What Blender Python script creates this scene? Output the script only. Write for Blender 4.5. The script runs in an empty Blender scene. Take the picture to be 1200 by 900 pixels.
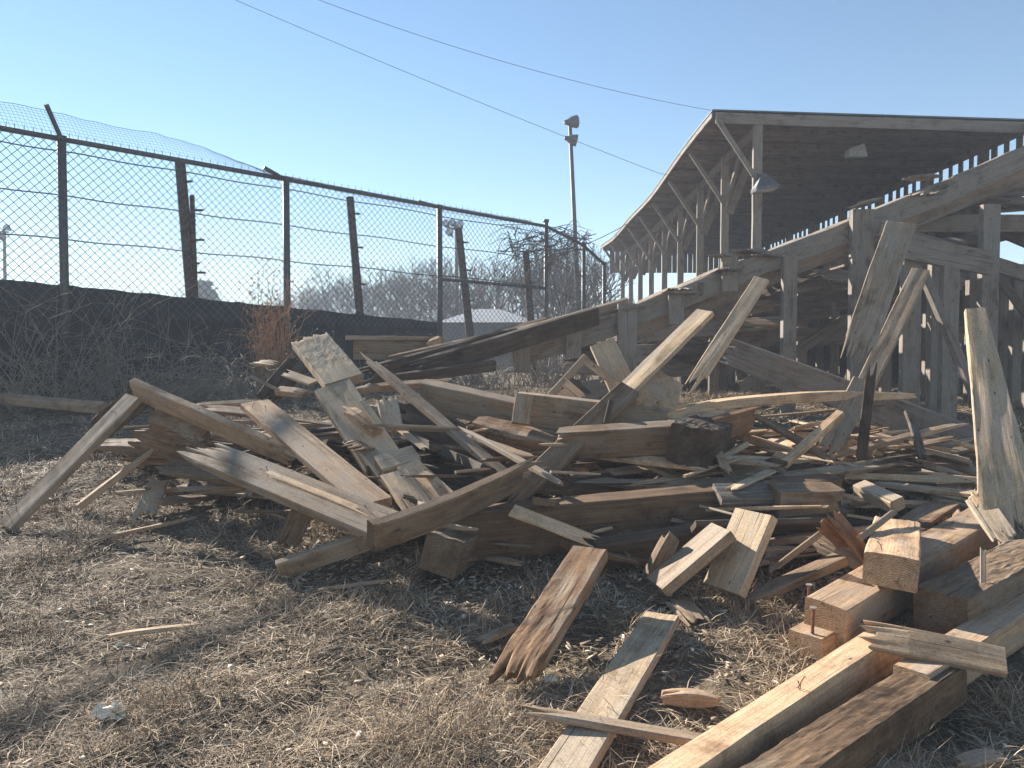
import bpy, math, random
import numpy as np
from mathutils import Vector, Matrix, noise

rnd = random.Random(7)
nrng = np.random.default_rng(11)
scene = bpy.context.scene
COL = scene.collection
R = math.radians

# ------------------------------------------------------------------ camera
F = 900.0                       # focal length in photo pixels (1200 wide)
PITCH = math.atan(32 / 900.0)
EYE = Vector((0, 0, 1.5))
FWD = Vector((0, math.cos(PITCH), -math.sin(PITCH)))
UPV = Vector((0, math.sin(PITCH), math.cos(PITCH)))
cam = bpy.data.cameras.new('camera')
camo = bpy.data.objects.new('camera', cam)
COL.objects.link(camo)
camo.location = EYE
camo.rotation_euler = (math.pi / 2 - PITCH, 0, 0)
cam.sensor_width = 36
cam.lens = 36 * F / 1200
cam.clip_start = 0.05
cam.clip_end = 3000
scene.camera = camo


def sstep(a, b, x):
    t = min(1, max(0, (x - a) / (b - a)))
    return t * t * (3 - 2 * t)


def G(x, y):
    """smooth ground height: a bank rising from the viewer to the fence line"""
    z = 0.105 * max(y, -2)
    if y > 8.2:
        top = 0.105 * 8.2 + 0.105 * 1.3 * math.tanh((y - 8.2) / 1.3)
        z = top
    return z


def ray(px, py):
    return FWD + Vector(((px - 600) / F, 0, 0)) + UPV * ((450 - py) / F)


def pt(px, py, v):
    """pixel + (height above ground if v<1.5 else distance along Y) -> world point"""
    r = ray(px, py)
    if v >= 1.5:
        return EYE + r * (v / r.y)
    lo, hi = 0.3, 30.0
    for _ in range(60):
        m = (lo + hi) / 2
        p = EYE + r * (m / r.y)
        if p.z > G(p.x, p.y) + v:
            lo = m
        else:
            hi = m
    return EYE + r * (lo / r.y)


def proj(p):
    d = p - EYE
    z = d.dot(FWD)
    return 600 + F * d.x / z, 450 - F * d.dot(UPV) / z


# ------------------------------------------------------------------ object helpers
def tag(o, label=None, cat=None, group=None, kind=None):
    if label:
        o['label'] = label
    if cat:
        o['category'] = cat
    if group:
        o['group'] = group
    if kind:
        o['kind'] = kind
    return o


def empty(name, loc, label=None, cat=None, group=None):
    o = bpy.data.objects.new(name, None)
    COL.objects.link(o)
    o.location = loc
    o.empty_display_size = 0.1
    return tag(o, label, cat, group)


def link_mesh(name, verts, faces, mat, parent=None, M=None, smooth=False):
    me = bpy.data.meshes.new(name)
    me.from_pydata([tuple(v) for v in verts], [], faces)
    if smooth:
        me.polygons.foreach_set('use_smooth', [True] * len(me.polygons))
    me.update()
    if mat is not None:
        me.materials.append(mat)
    o = bpy.data.objects.new(name, me)
    COL.objects.link(o)
    place(o, parent, M)
    return o


def origin_of(o):
    p = Vector((0, 0, 0))
    while o is not None:
        p = p + o.location
        o = o.parent
    return p


def place(o, parent, M):
    if parent is not None:
        o.parent = parent
        off = origin_of(parent)
        o.matrix_basis = Matrix.Translation(-off) @ (M if M is not None else Matrix.Identity(4))
    elif M is not None:
        o.matrix_basis = M


def link_np(name, co, quads=None, tris=None, mat=None, parent=None, M=None, smooth=False):
    me = bpy.data.meshes.new(name)
    nq = 0 if quads is None else len(quads)
    nt = 0 if tris is None else len(tris)
    me.vertices.add(len(co))
    me.vertices.foreach_set('co', np.asarray(co, np.float32).ravel())
    idx = []
    if nq:
        idx.append(np.asarray(quads, np.int32).ravel())
    if nt:
        idx.append(np.asarray(tris, np.int32).ravel())
    idx = np.concatenate(idx)
    me.loops.add(len(idx))
    me.loops.foreach_set('vertex_index', idx)
    st = np.concatenate([np.arange(nq) * 4, nq * 4 + np.arange(nt) * 3]).astype(np.int32)
    me.polygons.add(nq + nt)
    me.polygons.foreach_set('loop_start', st)
    if smooth:
        me.polygons.foreach_set('use_smooth', np.ones(nq + nt, bool))
    me.update(calc_edges=True)
    me.validate()
    if mat is not None:
        me.materials.append(mat)
    o = bpy.data.objects.new(name, me)
    COL.objects.link(o)
    place(o, parent, M)
    return o


class MB:
    """collects tubes and boxes for ONE mesh"""
    def __init__(self):
        self.v = []
        self.f = []

    def tube(self, pts, r, n=5, r2=None, cap=True):
        pts = [Vector(p) for p in pts]
        base = len(self.v)
        k = len(pts)
        prev = None
        for i, p in enumerate(pts):
            a = pts[max(0, i - 1)]
            b = pts[min(k - 1, i + 1)]
            t = (b - a)
            if t.length < 1e-9:
                t = Vector((0, 0, 1))
            t.normalize()
            if prev is None:
                ref = Vector((0, 0, 1)) if abs(t.z) < 0.9 else Vector((1, 0, 0))
                u = t.cross(ref).normalized()
            else:
                u = (prev - t * prev.dot(t)).normalized()
            prev = u
            w = t.cross(u)
            rr = r if r2 is None else r + (r2 - r) * i / max(1, k - 1)
            for j in range(n):
                an = 2 * math.pi * j / n
                self.v.append(p + (u * math.cos(an) + w * math.sin(an)) * rr)
        for i in range(k - 1):
            for j in range(n):
                a = base + i * n + j
                b = base + i * n + (j + 1) % n
                self.f.append((a, b, b + n, a + n))
        if cap:
            self.f.append(tuple(base + j for j in reversed(range(n))))
            self.f.append(tuple(base + (k - 1) * n + j for j in range(n)))

    def hexa(self, c):
        b = len(self.v)
        self.v += [Vector(p) for p in c]
        for q in ((0, 3, 2, 1), (4, 5, 6, 7), (0, 1, 5, 4), (1, 2, 6, 5), (2, 3, 7, 6), (3, 0, 4, 7)):
            self.f.append(tuple(b + i for i in q))

    def box(self, c, s, M=None):
        x, y, z = s[0] / 2, s[1] / 2, s[2] / 2
        pts = [(-x, -y, -z), (x, -y, -z), (x, y, -z), (-x, y, -z), (-x, -y, z), (x, -y, z), (x, y, z), (-x, y, z)]
        pts = [Vector(p) for p in pts]
        if M is not None:
            pts = [M @ p for p in pts]
        self.hexa([p + Vector(c) for p in pts])

    def quad(self, a, b, c, d):
        n = len(self.v)
        self.v += [Vector(a), Vector(b), Vector(c), Vector(d)]
        self.f.append((n, n + 1, n + 2, n + 3))

    def build(self, name, mat, parent=None, smooth=False, M=None):
        return link_mesh(name, self.v, self.f, mat, parent, M, smooth)


# ------------------------------------------------------------------ materials
def new_mat(name):
    m = bpy.data.materials.new(name)
    m.use_nodes = True
    nt = m.node_tree
    for n in list(nt.nodes):
        nt.nodes.remove(n)
    out = nt.nodes.new('ShaderNodeOutputMaterial')
    b = nt.nodes.new('ShaderNodeBsdfPrincipled')
    nt.links.new(b.outputs[0], out.inputs[0])
    return m, nt, b


class NT:
    def __init__(self, nt):
        self.nt = nt

    def n(self, t, **kw):
        x = self.nt.nodes.new(t)
        for k, v in kw.items():
            setattr(x, k, v)
        return x

    def l(self, a, b):
        self.nt.links.new(a, b)

    def setv(self, sock, v):
        if hasattr(v, 'is_output') or hasattr(v, 'links'):
            self.l(v, sock)
        else:
            sock.default_value = v

    def mapping(self, vec, scale):
        m = self.n('ShaderNodeMapping')
        self.l(vec, m.inputs[0])
        m.inputs['Scale'].default_value = scale
        return m.outputs[0]

    def noise(self, vec, scale, detail=4, rough=0.55, dist=0.0):
        m = self.n('ShaderNodeTexNoise')
        self.l(vec, m.inputs['Vector'])
        m.inputs['Scale'].default_value = scale
        m.inputs['Detail'].default_value = detail
        m.inputs['Roughness'].default_value = rough
        m.inputs['Distortion'].default_value = dist
        return m.outputs['Fac']

    def ramp(self, fac, stops):
        m = self.n('ShaderNodeValToRGB')
        self.l(fac, m.inputs[0])
        cr = m.color_ramp
        while len(cr.elements) < len(stops):
            cr.elements.new(0.5)
        for e, (p, c) in zip(cr.elements, stops):
            e.position = p
            e.color = (c[0], c[1], c[2], 1) if not isinstance(c, (int, float)) else (c, c, c, 1)
        return m.outputs[0]

    def mix(self, fac, a, b, mode='MIX'):
        m = self.n('ShaderNodeMix', data_type='RGBA', blend_type=mode)
        self.setv(m.inputs[0], fac)
        for s, v in ((m.inputs[6], a), (m.inputs[7], b)):
            if isinstance(v, (tuple, list)):
                s.default_value = (v[0], v[1], v[2], 1)
            else:
                self.l(v, s)
        return m.outputs[2]

    def math(self, op, a, b=0.0, clamp=False):
        m = self.n('ShaderNodeMath', operation=op)
        m.use_clamp = clamp
        self.setv(m.inputs[0], a)
        self.setv(m.inputs[1], b)
        return m.outputs[0]

    def bump(self, h, strength, dist, normal=None):
        m = self.n('ShaderNodeBump')
        m.inputs['Strength'].default_value = strength
        m.inputs['Distance'].default_value = dist
        self.l(h, m.inputs['Height'])
        if normal is not None:
            self.l(normal, m.inputs['Normal'])
        return m.outputs[0]


def wood_mat(name, dark, mid, light, grey=None, greyamt=0.0, crack=0.4, paint=None, rough=0.85, rot=None, vary=0.35):
    m, nt, b = new_mat(name)
    N = NT(nt)
    tc = N.n('ShaderNodeTexCoord').outputs['Object']
    oi = N.n('ShaderNodeObjectInfo').outputs['Random']
    off = N.n('ShaderNodeVectorMath', operation='MULTIPLY_ADD')
    comb = N.n('ShaderNodeCombineXYZ')
    for i, k in enumerate((37.0, 71.0, 53.0)):
        N.l(N.math('MULTIPLY', oi, k), comb.inputs[i])
    off = N.n('ShaderNodeVectorMath', operation='ADD')
    N.l(tc, off.inputs[0])
    N.l(comb.outputs[0], off.inputs[1])
    v = off.outputs[0]
    g1 = N.noise(N.mapping(v, (0.9, 17, 17)), 2.6, 6, 0.65, 0.7)
    col = N.ramp(g1, [(0.2, dark), (0.5, mid), (0.85, light)])
    g2 = N.noise(N.mapping(v, (4, 150, 150)), 1.0, 3, 0.7)
    col = N.mix(0.55, col, N.ramp(g2, [(0.25, 0.42), (0.5, 0.9), (0.75, 1.25)]), 'MULTIPLY')
    # blotchy dirt
    bl = N.noise(v, 5.0, 5, 0.65, 0.4)
    col = N.mix(0.85, col, N.ramp(bl, [(0.3, (0.42, 0.37, 0.33)), (0.48, (0.95, 0.93, 0.9)), (0.6, (1.05, 1.04, 1.03)), (0.75, (1.25, 1.22, 1.2))]), 'MULTIPLY')
    st = N.noise(N.mapping(v, (1.0, 3.2, 3.2)), 2.1, 6, 0.7, 1.2)
    col = N.mix(0.7, col, N.ramp(st, [(0.33, (0.38, 0.33, 0.29)), (0.43, (0.95, 0.94, 0.93)), (0.6, (1, 1, 1))]), 'MULTIPLY')
    if grey is not None:
        gm = N.noise(N.mapping(v, (1.4, 6, 6)), 1.7, 5, 0.6, 0.5)
        lo = 0.62 - greyamt * 0.5
        col = N.mix(N.ramp(gm, [(lo, 0.0), (lo + 0.16, 0.92)]), col, N.mix(g2, [c * 0.55 for c in grey], [c * 1.3 for c in grey]))
    if rot is not None:
        rm = N.noise(v, 4.2, 6, 0.7, 0.6)
        col = N.mix(N.ramp(rm, [(0.55, 0.0), (0.64, 0.95)]), col, rot)
    if paint is not None:
        pm = N.noise(N.mapping(v, (1.3, 46, 46)), 1.6, 8, 0.8, 0.1)
        col = N.mix(N.ramp(pm, [(0.56, 0.0), (0.66, 0.8)]), col, paint)
    # dark lengthwise cracks
    ck = N.noise(N.mapping(v, (0.6, 34, 34)), 1.5, 4, 0.55, 0.25)
    ckm = N.ramp(ck, [(0.315, 1.0), (0.355, 0.0)])
    sp = N.noise(v, 95, 4, 0.75)
    col = N.mix(0.6, col, N.ramp(sp, [(0.3, 0.45), (0.5, 0.95), (0.7, 1.2)]), 'MULTIPLY')
    col = N.mix(N.math('MULTIPLY', ckm, crack), col, (0.018, 0.013, 0.009))
    # end grain rings on sawn faces
    vt = N.n('ShaderNodeVectorTransform', vector_type='NORMAL', convert_from='WORLD', convert_to='OBJECT')
    N.l(N.n('ShaderNodeNewGeometry').outputs['True Normal'], vt.inputs[0])
    sx = N.n('ShaderNodeSeparateXYZ')
    N.l(vt.outputs[0], sx.inputs[0])
    em = N.ramp(N.math('ABSOLUTE', sx.outputs[0]), [(0.72, 0.0), (0.85, 1.0)])
    wv = N.n('ShaderNodeTexWave', wave_type='RINGS', rings_direction='X')
    wo = N.n('ShaderNodeVectorMath', operation='ADD')
    wo.inputs[1].default_value = (0, .03, .09)
    N.l(tc, wo.inputs[0])
    N.l(N.mapping(wo.outputs[0], (0, 1, 1)), wv.inputs['Vector'])
    wv.inputs['Scale'].default_value = 33
    wv.inputs['Distortion'].default_value = 6.0
    wv.inputs['Detail'].default_value = 3
    wv.inputs['Detail Scale'].default_value = 2.0
    rings = N.ramp(wv.outputs['Fac'], [(0.2, (.42, .36, .31)), (0.75, (.9, .86, .82))])
    col = N.mix(N.math('MULTIPLY', em, .62), col, N.mix(1.0, col, rings, 'MULTIPLY'))
    # knots and nail holes
    vo = N.n('ShaderNodeTexVoronoi')
    N.l(N.mapping(v, (1.0, 2.2, 2.2)), vo.inputs['Vector'])
    vo.inputs['Scale'].default_value = 6.5
    kn = N.ramp(vo.outputs['Distance'], [(0.045, 1.0), (0.10, 0.0)])
    col = N.mix(N.math('MULTIPLY', kn, 0.85), col, (0.03, 0.018, 0.012))
    # each board its own tone
    tone = N.math('MULTIPLY_ADD', oi, vary)
    nt.nodes[-1].inputs[2].default_value = 1.22 - vary * 0.55
    col = N.mix(1.0, col, N.mix(tone, (0, 0, 0), (1.08, 1.0, .91)), 'MULTIPLY')
    N.l(col, b.inputs['Base Color'])
    b.inputs['Roughness'].default_value = rough
    b.inputs['Specular IOR Level'].default_value = 0.25
    bn = N.bump(N.math('ADD', g2, sp), 0.4, 0.002)
    bn = N.bump(N.math('SUBTRACT', g1, N.math('MULTIPLY', ckm, 0.8)), 0.5, 0.004, bn)
    N.l(bn, b.inputs['Normal'])
    return m


W = {}
W['tan'] = wood_mat('wood_tan', (.26, .175, .11), (.44, .315, .21), (.57, .435, .305), (.38, .31, .25), 0.3, 0.5)
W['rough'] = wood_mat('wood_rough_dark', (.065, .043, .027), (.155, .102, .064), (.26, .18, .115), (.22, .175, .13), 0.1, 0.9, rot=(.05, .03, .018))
W['fresh'] = wood_mat('wood_fresh', (.42, .28, .175), (.60, .43, .285), (.70, .54, .38), (.46, .38, .30), 0.15, 0.45)
W['grey'] = wood_mat('wood_grey', (.17, .125, .088), (.30, .23, .165), (.42, .335, .25), (.33, .28, .23), 0.35, 0.6)
W['pale'] = wood_mat('wood_pale', (.27, .20, .135), (.48, .375, .26), (.62, .50, .365), (.42, .355, .28), 0.4, 0.8)
W['paint'] = wood_mat('wood_painted', (.09, .08, .072), (.17, .155, .14), (.26, .24, .22), (.2, .19, .175), 0.3, 0.8, paint=(.5, .49, .47))
W['brown'] = wood_mat('wood_brown', (.10, .068, .043), (.205, .145, .095), (.31, .225, .15), (.23, .19, .15), 0.3, 0.7)
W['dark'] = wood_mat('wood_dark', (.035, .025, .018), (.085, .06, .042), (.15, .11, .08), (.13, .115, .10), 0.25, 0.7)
W['rot'] = wood_mat('wood_rotten', (.09, .05, .028), (.22, .13, .07), (.36, .24, .14), (.3, .25, .19), 0.3, 0.9, rot=(.06, .03, .018))
W['rust'] = wood_mat('wood_reddish', (.13, .065, .04), (.25, .145, .09), (.36, .23, .15), None, 0, 0.5)
W['stand'] = wood_mat('stand_timber', (.13, .105, .088), (.21, .172, .145), (.29, .245, .21), (.22, .2, .185), 0.35, 0.45, vary=0.5)
W['standlight'] = wood_mat('stand_post_timber', (.15, .13, .115), (.24, .215, .19), (.33, .3, .275), (.25, .235, .22), 0.4, 0.45, vary=0.3)


def plain(name, col, rough=0.6, metal=0.0, var=0.25, scale=20, bump=0.15):
    m, nt, b = new_mat(name)
    N = NT(nt)
    tc = N.n('ShaderNodeTexCoord').outputs['Object']
    f = N.noise(tc, scale, 5, 0.65)
    c = N.ramp(f, [(0.3, [x * (1 - var) for x in col]), (0.7, [x * (1 + var) for x in col])])
    N.l(c, b.inputs['Base Color'])
    b.inputs['Roughness'].default_value = rough
    b.inputs['Metallic'].default_value = metal
    N.l(N.bump(f, bump, 0.01), b.inputs['Normal'])
    return m


M_STEEL = plain('weathered_steel', (.09, .088, .086), 0.55, 0.5, 0.35)
M_WIRE = plain('galvanised_wire', (.075, .075, .077), 0.7, 0.0, 0.3)
M_CABLE = plain('black_cable', (.03, .03, .03), 0.6)
M_SCREEN = plain('windscreen_fabric', (.03, .029, .031), 0.9, 0, 0.5, 6, 0.6)
M_POLE = plain('pole_grey', (.07, .068, .066), 0.6, 0.2)
M_FIX = plain('fixture_metal', (.10, .10, .102), 0.45, 0.3)
M_FIXD = plain('fixture_dark', (.10, .10, .105), 0.5, 0.2)
M_GLASS = plain('lamp_glass', (.5, .52, .55), 0.15)
M_BARK = plain('bark', (.11, .09, .075), 0.9, 0, 0.4, 30, 0.6)
M_TWIG = plain('twigs', (.085, .066, .055), 0.9, 0, 0.4, 30, 0.3)
M_STEM = plain('dry_stems', (.27, .22, .16), 0.85, 0, 0.5, 12, 0.2)
M_ORANGE = plain('dry_rusty_stems', (.36, .2, .105), 0.85, 0, 0.5, 12, 0.2)
M_GREEN = plain('dull_green_leaves', (.035, .06, .022), 0.7, 0, 0.5, 15, 0.2)
M_SIDING = plain('pale_siding', (.55, .57, .6), 0.6, 0, 0.15, 3)
M_ROOFPALE = plain('pale_roof', (.40, .40, .40), 0.6, 0, 0.15, 3)
M_RUSTBOLT = plain('rusty_bolt', (.16, .07, .04), 0.7, 0.5, 0.4, 60)
M_BOLTHEAD = plain('bolt_washer', (.36, .32, .28), 0.45, 0.4, 0.3, 60)
M_RAG = plain('pale_paper', (.62, .57, .47), 0.9, 0, 0.25, 30, 0.4)

# ------------------------------------------------------------------ world, sun
SUN_AZ = R(45)     # to the left of straight ahead
SUN_EL = R(27)
w = bpy.data.worlds.new('World')
scene.world = w
w.use_nodes = True
wn = w.node_tree
bg = wn.nodes['Background']
sky = wn.nodes.new('ShaderNodeTexSky')
sky.sky_type = 'NISHITA'
sky.sun_disc = False
sky.sun_elevation = SUN_EL
sky.sun_rotation = -SUN_AZ
sky.altitude = 100
sky.air_density = 1.0
sky.dust_density = 0.0
sky.ozone_density = 1.5
hs = wn.nodes.new('ShaderNodeHueSaturation')
hs.inputs['Saturation'].default_value = 1.06
hs.inputs['Hue'].default_value = 0.497
wn.links.new(sky.outputs[0], hs.inputs['Color'])
wn.links.new(hs.outputs[0], bg.inputs[0])
bg.inputs[1].default_value = 0.061
sl = bpy.data.lights.new('sun', 'SUN')
sl.energy = 5.0
sl.angle = R(0.5)
sl.color = (1.0, 0.95, 0.87)
so = bpy.data.objects.new('sun', sl)
COL.objects.link(so)
sdir = Vector((-math.sin(SUN_AZ) * math.cos(SUN_EL), math.cos(SUN_AZ) * math.cos(SUN_EL), math.sin(SUN_EL)))
so.rotation_euler = sdir.to_track_quat('Z', 'Y').to_euler()
so.location = sdir * 50
vs = scene.view_settings
vs.view_transform = 'Standard'
vs.look = 'None'
vs.gamma = 1
vs.exposure = 1.5
vs.use_curve_mapping = False

# ------------------------------------------------------------------ ground
def gbump(x, y):
    p = Vector((x, y, 0))
    a = noise.noise(p * 1.1) * 0.035
    b = noise.noise(p * 4.3 + Vector((9, 3, 0))) * 0.022
    c = noise.noise(p * 11 + Vector((2, 7, 0))) * 0.012
    f = 1.0 if y < 14 else 0.6
    return (a + b + c) * f - 0.02


def grow(start, step, ratio, end):
    out = []
    x = start
    while x < end:
        x += step
        step *= ratio
        out.append(x)
    return out


xs = list(np.arange(-7.5, 7.51, 0.055))
ext = grow(7.5, 0.1, 1.25, 900)
xs = [-e for e in reversed(ext)] + xs + ext
ys = list(np.arange(0.8, 11.5, 0.055))
ys = [-e + 0.8 for e in reversed(grow(0, 0.1, 1.4, 60))] + ys + grow(11.45, 0.08, 1.2, 1500)
nx, ny = len(xs), len(ys)
co = np.zeros((ny * nx, 3), np.float32)
k = 0
for y in ys:
    for x in xs:
        co[k] = (x, y, G(x, y) + gbump(x, y))
        k += 1
ii = (np.arange(ny - 1)[:, None] * nx + np.arange(nx - 1)[None, :]).ravel()
quads = np.stack([ii, ii + 1, ii + 1 + nx, ii + nx], 1)
m, nt, b = new_mat('ground_soil')
N = NT(nt)
tc = N.n('ShaderNodeTexCoord').outputs['Object']
n1 = N.noise(tc, 1.3, 6, 0.6)
n2 = N.noise(tc, 9, 6, 0.7)
n3 = N.noise(tc, 70, 4, 0.7)
c = N.ramp(n2, [(0.3, (.055, .042, .03)), (0.5, (.16, .12, .08)), (0.7, (.26, .20, .135))])
c = N.mix(N.ramp(n1, [(0.55, 0.0), (0.72, 0.5)]), c, (.075, .08, .035))
c = N.mix(0.6, c, N.ramp(n3, [(0.3, 0.4), (0.7, 1.35)]), 'MULTIPLY')
N.l(c, b.inputs['Base Color'])
b.inputs['Roughness'].default_value = 0.95
b.inputs['Specular IOR Level'].default_value = 0.1
N.l(N.bump(n3, 0.8, 0.02, N.bump(n2, 0.6, 0.04)), b.inputs['Normal'])
tag(link_np('ground', co, quads, mat=m, smooth=True), kind='structure')

# ------------------------------------------------------------------ dry grass (nobody could count it)
m, nt, b = new_mat('dry_grass')
N = NT(nt)
geo = N.n('ShaderNodeNewGeometry')
tc = N.n('ShaderNodeTexCoord').outputs['Object']
pn = N.noise(tc, 1.6, 5, 0.6)
rp = geo.outputs['Random Per Island']
c = N.ramp(rp, [(0.0, (.09, .062, .042)), (0.3, (.26, .18, .115)), (0.65, (.43, .315, .205)), (0.93, (.56, .44, .30)), (1.0, (.66, .57, .43))])
c2 = N.ramp(rp, [(0.0, (.03, .04, .015)), (0.5, (.09, .10, .04)), (1.0, (.26, .22, .13))])
c = N.mix(N.ramp(pn, [(0.62, 0.0), (0.74, 0.6)]), c, c2)
N.l(c, b.inputs['Base Color'])
b.inputs['Roughness'].default_value = 0.8
b.inputs['Specular IOR Level'].default_value = 0.2
M_GRASS = m


def grass():
    n = 580000
    # distances chosen so that the density in the picture is roughly even
    yy = 1.6 + (nrng.random(n) ** 1.9) * 10.5
    xx = (nrng.random(n) * 2 - 1) * (yy * 0.74 + 1.2)
    dens = np.array([noise.noise(Vector((x * 2.2, y * 2.2, 5.0))) + 0.5 * noise.noise(Vector((x * 7, y * 7, 1.0))) for x, y in zip(xx, yy)])
    keep = nrng.random(n) < np.clip(0.72 + dens * 1.2, 0.1, 1.0)
    xx, yy, dens = xx[keep], yy[keep], dens[keep]
    n = len(xx)
    zz = np.array([G(x, y) + gbump(x, y) for x, y in zip(xx, yy)])
    az = nrng.random(n) * 2 * math.pi
    el = nrng.random(n) ** 3.0 * 1.2 * np.clip(0.5 + dens, 0.2, 1.2) + 0.04
    L = (0.03 + 0.13 * nrng.random(n) ** 1.6) * np.clip(0.9 + 0.5 * dens, 0.5, 1.5)
    wd = (0.0008 + 0.0012 * nrng.random(n)) * np.clip(yy / 3.2, 0.8, 2.4)
    d = np.stack([np.cos(az) * np.cos(el), np.sin(az) * np.cos(el), np.sin(el)], 1)
    s = np.stack([-np.sin(az), np.cos(az), (nrng.random(n) - .5) * 0.8], 1)
    p0 = np.stack([xx, yy, zz + nrng.random(n) * 0.02], 1)
    bend = np.stack([(nrng.random(n) - .5) * 0.7, (nrng.random(n) - .5) * 0.7, -0.35 * nrng.random(n)], 1)
    p1 = p0 + d * (L * 0.55)[:, None]
    d2 = d + bend
    p2 = p1 + d2 * (L * 0.5)[:, None]
    sw = s * wd[:, None]
    co = np.empty((n, 5, 3), np.float32)
    co[:, 0] = p0 - sw
    co[:, 1] = p0 + sw
    co[:, 2] = p1 + sw * 0.9
    co[:, 3] = p1 - sw * 0.9
    co[:, 4] = p2
    bi = np.arange(n)[:, None] * 5
    q = bi + np.array([[0, 1, 2, 3]])
    t = bi + np.array([[3, 2, 4]])
    o = link_np('grass', co.reshape(-1, 3), q, t, M_GRASS)
    tag(o, 'matted dry straw-coloured grass over the bare bank', 'grass', kind='stuff')


grass()


def litter():
    """flakes, chips and crumbs of wood"""
    n = 3400
    mb_co = []
    quads = []
    k = 0
    for i in range(n):
        if i < 2900:
            px = rnd.uniform(330, 1150)
            py = rnd.gauss(640, 60)
            v = 0.0
        else:
            px = rnd.uniform(0, 1200)
            py = rnd.uniform(560, 900)
            v = 0.0
        if py < 490 or py > 930:
            continue
        p = pt(px, py, v)
        p.z = G(p.x, p.y) + gbump(p.x, p.y) + 0.015
        a = rnd.uniform(0, 6.28)
        L = rnd.uniform(0.006, 0.032) * (0.6 if i >= 2900 else 1)
        wd = rnd.uniform(0.003, 0.009)
        t = rnd.uniform(0.002, 0.006)
        e = Vector((math.cos(a), math.sin(a), rnd.uniform(-.5, .5))) * L
        s = Vector((-math.sin(a), math.cos(a), rnd.uniform(-.5, .5))) * wd
        u = Vector((0, 0, t))
        c8 = [p - e - s, p + e * .8 - s, p + e + s, p - e * .7 + s]
        mb_co += [tuple(x) for x in c8] + [tuple(x + u) for x in c8]
        for q in ((0, 3, 2, 1), (4, 5, 6, 7), (0, 1, 5, 4), (1, 2, 6, 5), (2, 3, 7, 6), (3, 0, 4, 7)):
            quads.append([k + j for j in q])
        k += 8
    m, nt, b = new_mat('chips')
    N = NT(nt)
    rp = N.n('ShaderNodeNewGeometry').outputs['Random Per Island']
    N.l(N.ramp(rp, [(0, (.12, .08, .05)), (0.4, (.3, .21, .13)), (0.8, (.52, .4, .27)), (1.0, (.75, .7, .62))]), b.inputs['Base Color'])
    b.inputs['Roughness'].default_value = 0.85
    tag(link_np('wood_litter', np.array(mb_co), np.array(quads), mat=m), 'small wood chips and crumbs scattered round the pile', 'litter', kind='stuff')


litter()

# ------------------------------------------------------------------ boards
def frame_axes(a, b, face, roll=0.0):
    x = (b - a).normalized()
    mid = (a + b) / 2
    tocam = (EYE - mid).normalized()
    if isinstance(face, (tuple, list, Vector)):
        h = Vector(face)
    elif face == 'up':
        h = Vector((0, 0, 1))
    elif face == 'cam':
        h = tocam
    elif face == 'mix':
        h = (tocam * 0.6 + Vector((0, 0, 1))).normalized()
    elif face == 'edge':
        h = x.cross(Vector((0, 0, 1)))
        if h.dot(tocam) < 0:
            h = -h
    z = (h - x * h.dot(x))
    if z.length < 1e-4:
        z = Vector((0, 1, 0)) - x * x.y
    z.normalize()
    y = z.cross(x)
    if roll:
        q = Matrix.Rotation(roll, 3, x)
        y = q @ y
        z = q @ z
    return x, y, z


def frame_matrix(a, x, y, z):
    return Matrix(((x.x, y.x, z.x, a.x), (x.y, y.y, z.y, a.y), (x.z, y.z, z.z, a.z), (0, 0, 0, 1)))


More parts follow.
